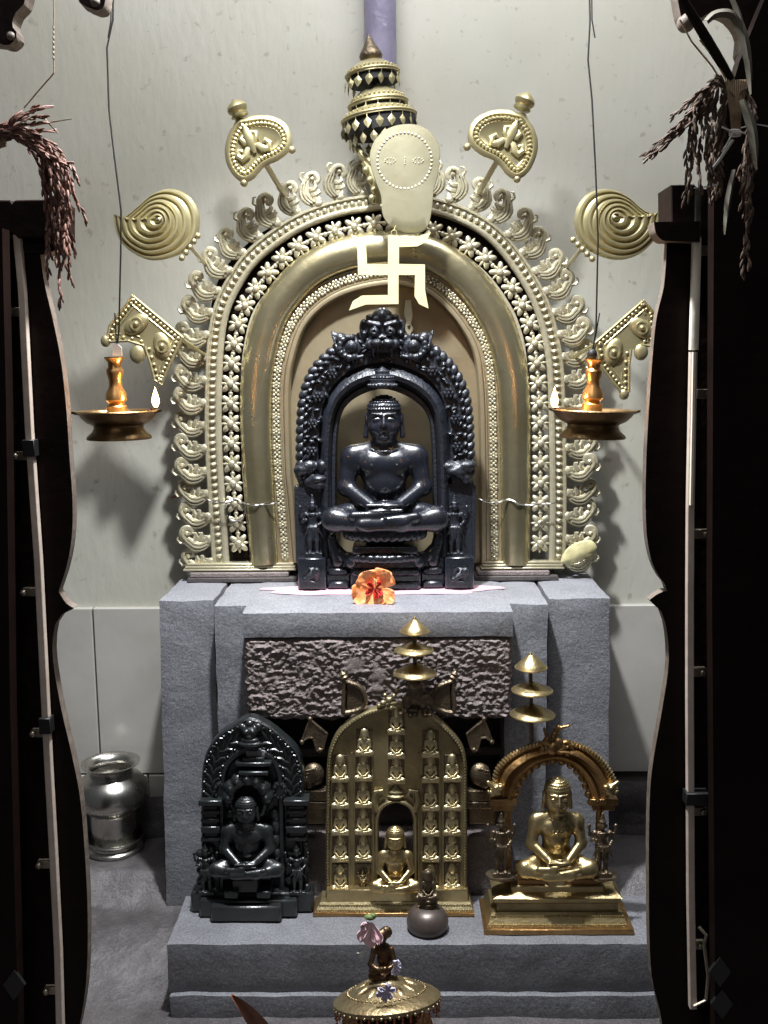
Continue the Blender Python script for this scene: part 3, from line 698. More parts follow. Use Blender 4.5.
# foot rails, shims and tie wires
for x0, x1 in ((185, 297), (480, 563)):
    mb = MB(); a = W(x0, 567, AY).x; b = W(x1, 567, AY).x; z = W(240, 569, AY).z
    for k in range(3): mb.cbox(a+0.004*k, b-0.003*k, AY-0.026+0.005*k, AY+0.02, z+0.006*k, z+0.006*k+0.005, 0.0015)
    mb.build('foot_rail', 'silverbrass', arch)
for px_ in (232, 505):
    mb = MB()
    pts = [(px_-26, 499), (px_-12, 503), (px_+4, 500), (px_+20, 505), (px_+45 if px_ < 300 else px_+52, 503)]
    cpts = spline([Vector(p) for p in pts], 30)
    mb.tube([Vector((W(p.x, p.y, AY-0.035).x, AY-0.033-0.004*math.sin(i), W(p.x, p.y, AY-0.035).z)) for i, p in enumerate(cpts)], 0.002, 6)
    if px_ < 300:
        loop = [Vector((234+10*math.cos(a), 511+11*math.sin(a))) for a in [2*PI*i/20 for i in range(21)]]
        mb.tube([Vector((W(p.x, p.y, AY-0.03).x, AY-0.012, W(p.x, p.y, AY-0.03).z)) for p in loop], 0.0022, 6)
    mb.build('tie_wire', 'steel', arch)
# crest scrolls
def scroll_mb(sgn, s):
    mb = MB(); P3 = lambda o, t, y=0: Vector((t*s*sgn, y, o*s))
    path = [(0, 0), (5, -4.5), (10, -7), (16, -7), (21, -4), (25.5, -1), (29, 3.5), (28, 9), (23, 10.5), (20, 7), (22.5, 4)]
    rad = [3.6, 4.6, 6.0, 6.2, 5.0, 4.2, 3.6, 3.2, 2.8, 2.2, 1.5]
    c = spline([Vector(q) for q in path], 28); rr = [rad[min(10, int(i/27*10))] for i in range(28)]
    rr = [sum(rr[max(0, i-1):i+2])/len(rr[max(0, i-1):i+2]) for i in range(28)]
    mb.tube([P3(p.x, p.y) for p in c], [r*s for r in rr], 8, flat=0.5)
    for off, y in ((2.4, -0.0065), (-0.6, -0.0085), (-3.4, -0.0065)):
        mb.tube([P3(p.x, p.y+off*(1 if i < 12 else 0.5), y) for i, p in enumerate(c[2:20])], 1.15*s, 5)
    for a, b in (((6, -1), (5.5, 5.0)), ((10.5, -1), (11.5, 7.4)), ((15.5, -1), (17.5, 6.4))):
        mb.tube([P3(*a), P3(a[0]-0.8, (a[1]+b[1])/2, -0.003), P3(b[0]-1.2, b[1]-0.5, -0.003), P3(b[0]+1.6, b[1]-0.6, -0.002)], [3.0*s, 2.9*s, 2.2*s, 1.0*s], 7, 0.7)
    mb.tube([P3(25, -4), P3(30, -6.0), P3(33.5, -3), P3(33, 0)], [2.0*s, 1.8*s, 1.3*s, 0.8*s], 6)
    mb.ell(P3(1, 2, -0.002), (4.6*s, 0.007, 4.4*s), None, 8, 6); mb.ell(P3(24.5, 5, -0.003), (2.6*s, 0.006, 2.6*s), None, 7, 5)
    return mb
sc_s = mpp(390, 400, AY)
meL = scroll_mb(1, sc_s*1.0).mesh('scroll'); meR = scroll_mb(-1, sc_s*1.0).mesh('scroll')
for me in (meL, meR): me.materials.append(M['silverbrass']); smooth_mesh(me)
cc = offs(spline([Vector(p) for p in Cb], 200), 9.0)
tot = sum((cc[i+1]-cc[i]).length for i in range(199)); c = spline(cc, 43)
for i, (p, t, nn) in enumerate(frames(c)):
    if i == 21: continue
    left = i < 21; base = W(p.x, p.y, AY); n3 = Vector((nn.x, 0, -nn.y))
    straight = 1.0 if (i < 10 or i > 32) else 0.0
    ang = math.atan2(n3.x, n3.z)+(0.22 if left else -0.22)*straight
    o = bpy.data.objects.new('scroll', meL if left else meR); COL.objects.link(o); o.parent = arch
    o.location = Vector((base.x, AY-0.002+0.003*math.sin(i*2.3), base.z))-ORG[arch.name]
    o.rotation_euler = (0.08*math.sin(i*1.7), ang+0.06*math.sin(i*3.1), 0.1*math.sin(i*2.1))
# shims under the arch feet
for (a, b, lab) in ((190, 298, 'thin stack of reddish boards shimming the left foot of the brass arch'), (474, 556, 'thin stack of reddish boards shimming the right foot of the brass arch')):
    t = thing('shim_stack', (W((a+b)/2, 572, AY).x, AY, T), lab, 'shim')
    zz = W(240, 569, AY).z-0.002; x0 = W(a, 570, AY).x; x1 = W(b, 570, AY).x
    MB().cbox(x0, x1, AY-0.040, AY+0.04, T+0.0005, T+(zz-T)*0.5, 0.002).build('board', 'reddisc' if False else 'darkstone', t)
    MB().cbox(x0+0.006, x1-0.02, AY-0.034, AY+0.04, T+(zz-T)*0.5, zz-0.0005, 0.002).build('board', 'rough', t)
# pale leaf tucked by the right foot
mb = MB(); o = W(580, 549, 0.19)
lf = [(561, 562), (566, 550), (576, 543), (590, 540), (597, 547), (592, 555), (580, 560), (570, 564)]
mb.pillow(PX([tuple(p) for p in spline([Vector(p) for p in lf], 30, True)], 0.185), 0.185, [(1, 0), (0.9, 0.004), (0.5, 0.007), (0.02, 0.009)])
tag(mb.build('dry_leaf', 'waxleaf', origin=(o.x, 0.185, W(575, 564, 0.185).z)), 'pale yellow crumpled leaf leaning at the right foot of the brass arch', 'leaf')

# ------------------------------------------------------------------ ornaments on rods
def rod(mb, a, b, Y, r=0.0035):
    p, q = W(*a, Y), W(*b, Y); mb.tube([p, q], r, 8)
def heart(pts, tip, centre, rodp, label, side):
    Y = 0.11; root = thing('leaf_finial', W(*rodp[1], Y), label, 'finial'); ol = spline([Vector(p) for p in pts], 64, True)
    pw = PX([(p.x, p.y) for p in ol], Y); c = (W(*centre, Y).x, W(*centre, Y).z)
    mb = MB(); mb.emboss(pw, Y, [(0, 0.003), (0.004, 0.007), (0.009, 0.008), (0.013, 0.003), (0.021, 0.003), (0.0235, 0.005), (0.026, 0.003)])
    mb.build('sheet', 'gilt', root)
    tmp = MB().emboss(pw, Y, [(0.0175, 0)]); mb = MB()
    for q in spline(tmp, 42, True): mb.ell((q.x, Y-0.004, q.y), 0.0052, None, 7, 5)
    mb.build('bead_border', 'gilt', root)
    mb = MB(); s = mpp(*centre, Y); ax = (Vector((W(*tip, Y).x, W(*tip, Y).z))-Vector(c)).normalized(); px_ = Vector((ax.y, -ax.x))
    for sg in (1, -1):
        path = [(-2, 0), (-3, 5), (-8, 9), (-10, 14), (-5, 17), (-1, 14), (-3, 11)]
        mb.tube([Vector((c[0]+(ax.x*a+px_.x*b*sg)*s, Y-0.006, c[1]+(ax.y*a+px_.y*b*sg)*s)) for a, b in path], [2.2*s, 3.4*s, 4.4*s, 4.2*s, 3.4*s, 2.8*s, 1.8*s], 8, 0.8)
        mb.tube([Vector((c[0]+(ax.x*a+px_.x*b*sg)*s, Y-0.006, c[1]+(ax.y*a+px_.y*b*sg)*s)) for a, b in ((0, 0), (4, 6), (9, 8), (12, 4))], [2.4*s, 3.4*s, 2.8*s, 1.2*s], 8, 0.8)
    mb.tube([Vector((c[0]+ax.x*a*s, Y-0.007, c[1]+ax.y*a*s)) for a in (-9, 0, 8, 15, 20)], [2*s, 4.6*s, 5.4*s, 3.6*s, 0.8*s], 8, 0.8)
    mb.build('lily_relief', 'gilt', root)
    mb = MB(); t = W(*tip, Y); a3 = Vector((ax.x, 0, ax.y))
    mb.lathe(t-a3*0.022, [(0.010, 0), (0.019, 0.003), (0.020, 0.007), (0.015, 0.010), (0.021, 0.015), (0.023, 0.022), (0.020, 0.029), (0.010, 0.036), (0.003, 0.041), (0, 0.043)], 16, a3)
    mb.build('kalash_tip', 'gilt', root)
    for q in side: w = W(*q, Y); MB().ell((w.x, Y, w.z), 0.0085, None, 10, 8).build('corner_bead', 'gilt', root)
    mb = MB(); mb.tube([W(*rodp[0], Y+0.004), W(*rodp[1], AY+0.004)], 0.0065, 10); mb.build('rod', 'silverbrass', root)
heart([(238, 118), (243, 118.5), (256, 115.5), (272.6, 116.5), (286, 124), (292, 138), (290, 150), (279, 160), (267, 165), (261, 170), (254, 178.5), (244, 182.5), (234.5, 177), (227, 164), (225, 149.6), (228.5, 134.7), (234, 125)], (237, 108), (252, 145), ((262, 158), (285, 196)),
      'heart shaped gilt finial at upper left, above the brass arch', [(244, 183), (292, 150)])
heart([(524, 113), (519, 113), (507, 110), (490, 111), (475, 119), (468, 132), (470, 145), (481, 155), (493, 160), (500, 166), (507, 175), (516, 179.5), (527, 174), (534.5, 161), (538, 146), (535, 131), (529, 121)], (525, 101), (509, 140), ((499, 158), (478, 194)),
      'heart shaped gilt finial at upper right, above the brass arch', [(517, 179), (467, 147)])
def paisley(pts, centre, low, rodp, beads, label):
    Y = 0.06; root = thing('paisley_finial', W(*rodp[1], Y), label, 'finial')
    ol = spline([Vector(p) for p in pts], 72, True); pw = PX([(p.x, p.y) for p in ol], Y); c = (W(*centre, Y).x, W(*centre, Y).z)
    c0 = W(*low, Y); c0 = Vector((c0.x, c0.z)); eye = Vector(c); mb = MB(); n = len(pw); vs = []; fs = []
    rings = [(1, -0.002)]
    for k in range(6):
        a = 1-k*0.155; rings += [(a, 0.003+0.0032*k), (a-0.045, 0.0095+0.0035*k), (a-0.085, 0.010+0.0035*k), (a-0.13, 0.005+0.0033*k)]
    rings += [(0.06, 0.028), (0.005, 0.030)]
    for a, d in rings:
        E = c0.lerp(eye, min(1, (1-a)*1.05))
        for p in pw: q = E+(Vector(p)-E)*a; vs.append((q.x, Y-d, q.y))
    for r in range(len(rings)-1):
        for i in range(n): j = (i+1) % n; fs.append((r*n+i, r*n+j, (r+1)*n+j, (r+1)*n+i))
    fs.append(tuple(range(n))[::-1]); mb.add(vs, fs); mb.build('embossed_shell', 'gilt', root)
    mb = MB()
    for k in range(5):
        a, b = beads; p = Vector(a).lerp(Vector(b), k/4); w = W(p.x, p.y, Y); mb.ell((w.x, Y-0.002, w.z), (0.007, 0.006, 0.007), None, 8, 6)
    mb.build('bead_row', 'gilt', root)
    mb = MB(); mb.tube([W(*rodp[0], Y+0.004), W(*rodp[1], AY+0.004)], 0.0045, 8); mb.build('rod', 'silverbrass', root)
paisley([(113.6, 214), (119, 218), (126, 216.7), (140.5, 205), (155, 193), (172.8, 189), (190, 197), (199, 214), (198, 234), (188, 249), (170, 258), (149, 260), (129, 250), (118, 236)], (162, 221), (132, 226), ((186, 242), (208, 267)), ((198, 236), (182, 258)),
        'left paisley shaped gilt finial with curved ribs, beside the brass arch')
paisley([(662.5, 209.5), (656.7, 215), (642, 209.5), (624.5, 195), (607, 189), (589, 193), (577.6, 206), (574, 222.7), (579, 240), (593, 253), (615.7, 260), (636, 256), (651, 244), (659.6, 229)], (612, 219), (645, 224), ((586, 243), (566, 268)), ((573, 240), (592, 259)),
        'right paisley shaped gilt finial with curved ribs, beside the brass arch')
def flag(pts, eyes, attach, bulbs, label):
    Y = 0.09; root = thing('flag_finial', W(*attach[1], Y), label, 'finial')
    poly = [Vector(p) for p in pts]; pw = PX(pts, Y); n = len(pw)
    mb = MB(); mb.prism(pw, Y-0.002, Y+0.002, 0.0); mb.build('sheet', 'gilt', root, smooth=False)
    area_s = sum(pw[i][0]*pw[(i+1) % n][1]-pw[(i+1) % n][0]*pw[i][1] for i in range(n))
    mb = MB(); bd = MB()
    for i in range(n):
        a, b = Vector(pw[i]), Vector(pw[(i+1) % n]); e = (b-a)
        if e.length < 0.02: continue
        nn = Vector((-e.y, e.x)).normalized()
        if area_s < 0: nn = -nn
        A_, B_ = a+nn*0.003, b+nn*0.003; mb.tube([(A_.x, Y-0.002, A_.y), (B_.x, Y-0.002, B_.y)], 0.0035, 8)
        A_, B_ = a+nn*0.019+e.normalized()*0.014, b+nn*0.019-e.normalized()*0.014; mb.tube([(A_.x, Y-0.002, A_.y), (B_.x, Y-0.002, B_.y)], 0.0022, 6)
        m_ = max(2, int((e.length-0.01)/0.0095))
        for k in range(m_): q = a+nn*0.0105+e.normalized()*(0.008+k*(e.length-0.016)/(m_-1)); bd.ell((q.x, Y-0.003, q.y), 0.0042, None, 7, 5)
    mb.build('border', 'gilt', root); bd.build('bead_border', 'gilt', root)
    mb = MB()
    for (ex, ey), an in eyes:
        w = W(ex, ey, Y); R = Matrix.Rotation(an, 3, 'Y')
        mb.ell((w.x, Y-0.003, w.z), (0.032, 0.007, 0.019), R, 16, 8); mb.torus((w.x, Y-0.008, w.z), 0.013, 0.003, (0, 1, 0), 16, 6)
        mb.ell((w.x, Y-0.010, w.z), 0.006, None, 10, 6)
    mb.build('paisley_relief', 'gilt', root)
    for bx, by, r in bulbs:
        w = W(bx, by, Y); MB().ell((w.x, Y, w.z), (r*0.0023, 0.008, r*0.0027), None, 12, 8).build('pendant', 'gilt', root)
    mb = MB(); mb.tube([W(*attach[0], Y+0.004), W(*attach[1], AY+0.004)], 0.0045, 8); mb.build('rod', 'gilt', root)
flag([(133, 294), (184.5, 337), (162, 386), (154, 381), (149, 362), (144, 347), (128, 342), (105, 343.5), (109, 325)], [((137, 324), -0.6), ((163, 346), 1.25)], ((181, 339), (206, 356)), [(105.6, 341, 5), (137.5, 354, 8)],
     'left swallow tailed gilt flag finial behind the left hanging lamp')
flag([(643, 299), (656, 313), (656, 348), (640, 346), (632, 350), (630, 366), (630, 392), (623, 397), (599, 366), (594, 342)], [((641, 328), 0.6), ((613, 352), -1.25)], ((596, 344), (574, 357)), [(641, 352, 7), (624, 394, 5)],
     'right swallow tailed gilt flag finial beside the right hanging lamp')
# keyhole face plate
Y = 0.085; kp = thing('face_plate', W(404, 235, Y), 'pale brass keyhole shaped plate with a beaded face circle, at the crown of the arch', 'plate')
ol = spline([Vector(p) for p in [(406, 124), (390, 127.5), (377, 137), (370.5, 150), (370, 163), (375, 180), (381, 197), (382.5, 214.6), (391, 227), (410, 234), (426.5, 229), (432, 210), (433.8, 191), (438, 174), (440, 150), (433, 134.5), (421, 126)]], 80, True)
mb = MB(); mb.pillow(PX([(p.x, p.y) for p in ol], Y), Y, [(1, 0.0), (0.985, 0.0016), (0.8, 0.0030), (0.5, 0.0040), (0.02, 0.0045)], (W(405, 168, Y).x, W(405, 168, Y).z)); mb.build('sheet', 'dullgilt', kp)
mb = MB()
for i in range(44):
    a = 2*PI*i/44; w = W(404.5+27*math.cos(a), 161+28*math.sin(a), Y); mb.ell((w.x, Y-0.0035, w.z), (0.0028, 0.002, 0.0028), None, 6, 5)
for cx in (390, 418):
    for k in range(9):
        a = 2*PI*k/9; w = W(cx+5.0*math.cos(a), 161+2.6*math.sin(a), Y); mb.ell((w.x, Y-0.0045, w.z), 0.0017, None, 5, 4)
for k in range(4): w = W(405, 158+2*k, Y); mb.ell((w.x, Y-0.0050, w.z), 0.0017, None, 5, 4)
mb.build('punched_face', 'silverbrass', kp)
mb = MB(); p0 = W(405, 180, Y+0.01); mb.tube([p0, Vector((p0.x, AY-0.005, W(398, 214, AY).z))], 0.004, 8); mb.build('stay', 'silverbrass', kp)
# swastika
Y = 0.06; sw = [(388, 235), (400, 237), (418, 236.5), (431, 232), (426, 242), (417, 246.5), (399, 247), (399, 264), (425, 264.5), (425, 290), (428.5, 308.5), (419, 304), (414.5, 296), (415, 275), (398.5, 275), (398.5, 304), (366, 304.5), (349, 310.5), (353, 301), (362, 295.5), (388, 295), (388, 275), (358, 275), (357.5, 250), (351, 234.5), (361, 238), (366, 245), (367, 264), (388, 264)]
s_ = thing('swastika_plaque', W(393, 300, Y), 'flat bright brass swastika with flared arms, hanging before the arch crown', 'plaque')
MB().prism(PX(sw, Y), Y-0.002, Y+0.003).build('sheet', 'swastika', s_, smooth=False)
mb = MB(); w = W(394, 233, Y); mb.torus((w.x, Y, w.z), 0.006, 0.0015, (0, 1, 0), 14, 6); mb.tube([(w.x, Y, w.z+0.006), (W(396, 225, 0.09).x, 0.088, W(396, 225, 0.09).z)], 0.0012, 5); mb.build('hanging_ring', 'gilt', s_)
# lower hanging hasp on the back plate
Y = AY+0.015; h_ = thing('hasp', W(408, 330, Y), 'small brass hasp hanging behind the lower right swastika arm', 'hasp')
mb = MB(); mb.prism(PX([(405, 300), (411, 300), (413, 316), (411, 324), (413.5, 329), (409, 337), (404.5, 329), (406.5, 322), (404, 314)], Y), Y-0.004, Y+0.012, 0.001); mb.build('plate', 'silverbrass', h_, smooth=False)
w = W(409, 326, Y); MB().ell((w.x, Y-0.005, w.z), 0.004, None, 8, 6).build('rivet', 'brassdark', h_)

# ------------------------------------------------------------------ triple canopy (chhatra) on top
Y = 0.175
ch = thing('hanging_canopy', W(384, 155, Y), 'three tiered brass canopy fringed with leaf pendants, above the face plate', 'canopy')
ax = (W(371, 40, Y)-W(384, 150, Y)).normalized(); s = mpp(380, 100, Y)
def dome(c, r, h, parent, m='gilt', name='tier'):
    mb = MB(); c = Vector(c)
    mb.lathe(c, [(r*0.97, -h*0.10), (r, -h*0.10), (r, 0.0), (r*0.95, h*0.12), (r*0.80, h*0.45), (r*0.5, h*0.8), (r*0.14, h), (r*0.10, h*0.96), (r*0.48, h*0.74), (r*0.77, h*0.38), (r*0.93, 0.0)], 40, ax)
    mb.torus(c+ax*h*0.05, r*0.99, 0.003, ax, 40, 6)
    o = mb.build(name, m, parent); b = MB()
    q = MB(); q.lathe(c, [(r*0.93, -h*0.08), (r*0.90, 0.0), (r*0.74, h*0.36), (r*0.45, h*0.7), (r*0.1, h*0.9)], 40, ax); q.build('shade_lining', 'soot_and_shade', o)  # black lining paints the shade inside the dome
    e1 = ax.orthogonal().normalized(); e2 = ax.cross(e1)
    for k in range(36):
        a = 2*PI*k/36; b.ell(c+ax*h*0.30+(e1*math.cos(a)+e2*math.sin(a))*r*0.9, 0.0026, None, 5, 4)
    b.build('bead_ring', m, o); return o
lfm = MB(); Lw, Lh = 8.0*s, 14*s
lfm.tube([(0, 0, 0), (0, 0, -Lh*0.25)], 0.0009, 5)
lfm.add([(0, 0, -Lh*0.25), (-Lw*0.5, 0.001, -Lh*0.55), (-Lw*0.35, 0.0, -Lh*0.8), (0, 0, -Lh*1.05), (Lw*0.35, 0, -Lh*0.8), (Lw*0.5, 0.001, -Lh*0.55), (0, -0.0022, -Lh*0.6), (0, 0.0022, -Lh*0.6)],
        [(i, (i+1) % 6, 6) for i in range(6)]+[((i+1) % 6, i, 7) for i in range(6)])
lme = lfm.mesh('leaf_pendant'); lme.materials.append(M['gilt'])
e1 = Vector((1, 0, 0))-ax*ax.x; e1.normalize(); e2 = ax.cross(e1)
for (cx, cy, r, h, n) in ((372.5, 75, 27, 15, 14), (378, 105, 30, 18, 15), (379, 119, 38, 16, 19)):
    c = W(cx, cy, Y); dome(c, r*s, h*s, ch)
    for k in range(n):
        a = 2*PI*(k+0.3)/n; p = c+(e1*math.cos(a)+e2*math.sin(a))*r*s*0.98-ax*0.002
        o = bpy.data.objects.new('leaf_pendant', lme); COL.objects.link(o); o.parent = ch; o.location = p-ORG[ch.name]
        o.rotation_euler = (random.uniform(-.15, .15), random.uniform(-.12, .12), a+PI/2+random.uniform(-.5, .5)); ORG[o.name] = p
c = W(380.5, 118, Y)
for k in range(18):    # lower darker skirt of pendants
    a = 2*PI*(k+0.8)/18; p = c+(e1*math.cos(a)+e2*math.sin(a))*34*s-ax*14*s
    o = bpy.data.objects.new('leaf_pendant', lme); COL.objects.link(o); o.parent = ch; o.location = p-ORG[ch.name]; o.rotation_euler = (0.1, 0, a+PI/2); ORG[o.name] = p
mb = MB(); mb.lathe(c-ax*16*s, [(34*s, 0), (35*s, 0), (36*s, 15*s), (35*s, 15*s)], 36, ax); mb.build('shade_skirt', 'soot_and_shade', ch)  # black band painted as shade below the lowest tier
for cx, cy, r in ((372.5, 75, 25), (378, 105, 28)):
    q = MB(); c2 = W(cx, cy, Y); q.lathe(c2-ax*9*s, [(r*0.94*s, 0), (r*0.97*s, 0), (r*0.97*s, 10*s), (r*0.92*s, 10*s)], 36, ax); q.build('shade_skirt', 'soot_and_shade', ch)  # same painted shade inside the two upper tiers
mb = MB(); mb.tube([W(384, 185, Y), W(371, 62, Y)], 0.005, 8); mb.build('stem', 'brassdark', ch)
mb = MB(); mb.lathe(W(371.5, 61, Y), [(0.014, -0.004), (0.020, 0.000), (0.025, 0.006), (0.026, 0.011), (0.024, 0.017), (0.018, 0.026), (0.011, 0.038), (0.005, 0.050), (0, 0.058)], 20, ax); mb.build('kalash_tip', 'brassdark', ch)
# curved horn and small lion below the canopy
mb = MB(); mb.tube([W(*p, 0.15) for p in ((355, 138), (356, 147), (362, 156), (371, 163))], [0.002, 0.006, 0.009, 0.010], 8); mb.tube([W(*p, 0.15) for p in ((364, 162), (372, 176), (378, 190), (376, 204))], [0.008, 0.012, 0.014, 0.010], 8)
for q in ((366, 170), (370, 180), (374, 190), (372, 198)): w = W(*q, 0.14); mb.ell(w, 0.008, None, 8, 6)
mb.build('curved_bracket', 'gilt', ch)
# violet pole
mb = MB(); a = W(380.5, 66, 0.25); b_ = W(379, -40, 0.25); mb.tube([(a.x, 0.257, a.z-0.01), (b_.x, 0.257, 3.1)], 0.037, 24)
tag(mb.build('painted_pole', 'pole', origin=(a.x, 0.264, a.z-0.01)), 'violet painted pole rising up the wall behind the canopy', 'pole')

# ================================================================== main black stone idol
YI = 0.115
idol = thing('black_stone_idol', (W(385, 586, YI).x, YI, T), 'large seated black stone idol in a carved arched frame on the altar top', 'statue')
K = mpp(385, 500, YI)
oL = [(299, 560), (299, 480), (300, 420), (304, 390), (314, 368), (332, 350), (352, 338), (382.5, 333), (412, 338), (434, 348), (452, 365), (465, 390), (470, 420), (472, 480), (474, 560)]
iL = [(337, 560), (336, 500), (337, 440), (341, 415), (350, 402), (365, 393), (382.5, 389), (400, 393), (416, 402), (427, 415), (431, 435), (433, 500), (434, 560)]
A = spline([Vector(p) for p in oL], 110); B = spline([Vector(p) for p in iL], 110)
mb = MB(); mb.ribbon(A, B, [(0, -0.035), (0, 0.010), (0.05, 0.018), (0.3, 0.020), (0.52, 0.018), (0.55, 0.008), (0.58, 0.010), (0.64, 0.026), (0.72, 0.032), (0.80, 0.028), (0.86, 0.014), (0.88, 0.004), (0.90, 0.008), (0.97, 0.008), (1, 0.002), (1, -0.035)], YI)
frame = mb.build('arched_frame', 'black2', idol)
mb = MB(); random.seed(11)
def wp(p, d=0.0): w = W(p.x, p.y, YI); return Vector((w.x, YI-d, w.z))
Ao = spline(A, 64); fa = frames(Ao)
for i in range(64):
    p, t, nn = fa[i]
    if p.y > 478: continue
    q = wp(p-nn*2.0, 0.012); ang = math.atan2(t.y, t.x); R = Matrix.Rotation(ang+0.7, 3, 'Y')
    mb.ell(q, (6.8*K, 0.012, 4.6*K), R, 10, 7); q2 = wp(p-nn*6.5-t*3, 0.020); mb.ell(q2, (3.4*K, 0.009, 2.4*K), R, 8, 6)
mb.build('leaf_scallops', 'black2', frame)
for lo_, hi_ in ((0, 55), (55, 110)):
    mb = MB()
    for i in range(lo_ + lo_ % 2, hi_, 2):
        a, b = A[i], B[i]; p = a.lerp(b, 0.36)
        if p.y > 470: continue
        q = wp(p, 0.022)
        if (i//2) % 3 == 0:
            for k in range(6): q_ = q+Vector((math.cos(k*PI/3), 0, math.sin(k*PI/3)))*3.4*K; mb.ell(q_, (2.4*K, 0.009, 2.4*K), None, 7, 5)
            mb.ell(q-Vector((0, 0.004, 0)), (2.0*K, 0.008, 2.0*K), None, 7, 5)
        else:
            for _ in range(3): mb.ell(wp(a.lerp(b, random.uniform(0.2, 0.5))+Vector((random.uniform(-2, 2), random.uniform(-2, 2))), 0.020), (3.6*K, 0.011, 1.9*K), Matrix.Rotation(random.uniform(-1.5, 1.5), 3, 'Y'), 8, 6)
    mb.build('flower_band', 'black2', frame)
# worn lumps and small pillars beside the figure
for sx_ in (-1, 1):
    P = []
    cx = -70 if sx_ < 0 else 72
    for k in range(9): P += [ell((cx+random.uniform(-11, 11), random.uniform(-10, -3), 113+random.uniform(-11, 12)), (random.uniform(5, 10), 9, random.uniform(4, 7)), 2)]
    for k in range(3): P += [cone((cx-14+k*12, -8, 118), (cx-10+k*12, -4, 101), 4.2, 2.5, 1.2)]
    P += [rbox((cx, 0, 100), (17, 6, 1.5), 1, 0.5), rbox((cx, 0, 62), (17, 6, 36), 1, 1)]
    place(carved(P, 1.0), 'side_pillar', 'black2', idol, 385, 586, YI)
for cx in (314, 455):
    o = place(STAND, 'attendant_figure', 'black2', idol, cx, 556, YI-0.026, 0.62, 0.62, 0.6)
# lion mask with leaf wings
P = [ell((0, 0, 12), (17, 10, 12), 3), ell((0, -2, -4), (17, 11, 10), 3), ell((0, -4, 22), (11, 9, 8), 3)]
for s_ in (1, -1):
    P += [ell((s_*8, -11, 8), (4.6, 4.6, 4.6), 0.6), ell((s_*7.6, -12.5, 8), (6.4, 3, 6), 0.3, False) if False else ell((s_*8, -14.6, 8.2), (1.6, 1.6, 1.6), 0.3, True)]
    P += [cone((s_*3, -11, 14), (s_*13, -8, 17), 2.4, 2.8, 1), ell((s_*18, -2, 12), (5, 5, 9), 1.5), ell((s_*18, -6, 12), (2.2, 2.5, 5), 1, True)]
    P += [ell((s_*5.5, -14, -3), (6, 5, 4), 1), ell((s_*12, -9, -4), (5, 5, 5), 1), cone((s_*8, -12, -9), (s_*9, -12, -16), 2.6, 0.8, 0.6)]
    P += [cone((s_*2, -12, -9), (s_*2, -12, -13), 1.6, 1.2, 0.4), ell((s_*2.4, -16, 2), (2, 2, 1.8), 0.6)]
    P += [ell((s_*6, -8, 21), (3.6, 4, 3.6), 0.8), ell((s_*13, -5, 22), (3.4, 4, 3.4), 0.8), cone((s_*6, -4, 26), (s_*2, -4, 30), 3, 2, 1)]
    # wing: layered leaf lobes
    P += [ell((s_*32, 0, -7), (12, 6, 11), 3), ell((s_*42, 0, 2), (6, 5, 6), 2), cone((s_*44, 0, 2), (s_*50, 0, 8), 4, 1.5, 1)]
    P += [ell((s_*31, -6, -6), (6, 3, 6), 0.8), ell((s_*31, -8.5, -6), (3, 2, 3), 0.4)]
    for k in range(9):
        a = math.radians(-110+k*26); P += [ell((s_*(32+10.5*math.cos(a)), -5.5, -7+10*math.sin(a)), (3.2, 3, 3.2), 0.6)]
    P += [cone((s_*20, -5, -16), (s_*34, -5, -19), 2, 2.2, 1), cone((s_*34, -5, -19), (s_*45, -5, -10), 2.2, 1.4, 1), cone((s_*45, -5, -10), (s_*50, -2, 6), 1.4, 1.2, 1)]
P += [ell((0, -13.5, 3), (3, 4, 3), 1), ell((0, -12, 25), (4.5, 3, 5), 0.6), ell((0, -15, 25), (2, 2, 2.6), 0.4), ell((0, -12, -14), (9, 5, 3), 0.6, True)]
place(carved(P, 0.8), 'lion_mask', 'black2', idol, 382.5, 340, YI-0.018)
# little bell shaped canopy under the mask
mb = MB(); c_ = W(382.5, 387, YI-0.034)
mb.lathe(c_, [(0.0, -0.003), (13.5*K, -0.003), (13.8*K, 3*K), (12.5*K, 4*K), (12.8*K, 7*K), (10*K, 8*K), (10.4*K, 11*K), (7*K, 12.5*K), (7.2*K, 15*K), (3*K, 18*K), (0, 20*K)], 30, sq=(1, 0.8))
for k in range(22): a = 2*PI*k/22; mb.ell(c_+Vector((13.4*K*math.cos(a), 10.6*K*math.sin(a), 1.5*K)), 2.0*K, None, 6, 5); mb.ell(c_+Vector((10.4*K*math.cos(a), 8.2*K*math.sin(a), 9*K)), 1.6*K, None, 6, 5)
mb.build('bell_canopy', 'black2', idol)
# body
BODY = carved(seated(), 0.75)
place(BODY, 'seated_figure', 'black', idol, 385, 528.5, YI-0.022, 1.0, 1.0, 0.85)
# lotus seat and base
P = [ell((0, -4, 6), (40, 28, 7), 1), ell((0, -4, -3), (36, 26, 9), 2), rbox((0, -4, -16), (30, 20, 2), 2, 2), ell((0, -6, -25), (38, 26, 6), 2)]
for k in range(15):
    a = PI+PI*(k+0.5)/15; P += [ell((37*math.cos(a), -5+25*math.sin(a), -1), (5.4, 4, 6.5), 0.4), ell((35*math.cos(a), -6+25*math.sin(a), -24), (6, 3.5, 4), 0.4)]
for s_ in (1, -1): P += [cone((s_*53, -6, -6), (s_*48, -4, -30), 5, 7, 3), cone((s_*34, -16, -30), (s_*46, -4, -18), 5, 4, 3)]
place(carved(P, 1.0), 'lotus_seat', 'black', idol, 385, 531, YI-0.022, 1, 1, 0.8)
mb = MB(); z0 = T+0.0062
def xb(px, Y): return W(px, 575, Y).x
zt_ = W(385, 556, YI-0.03).z
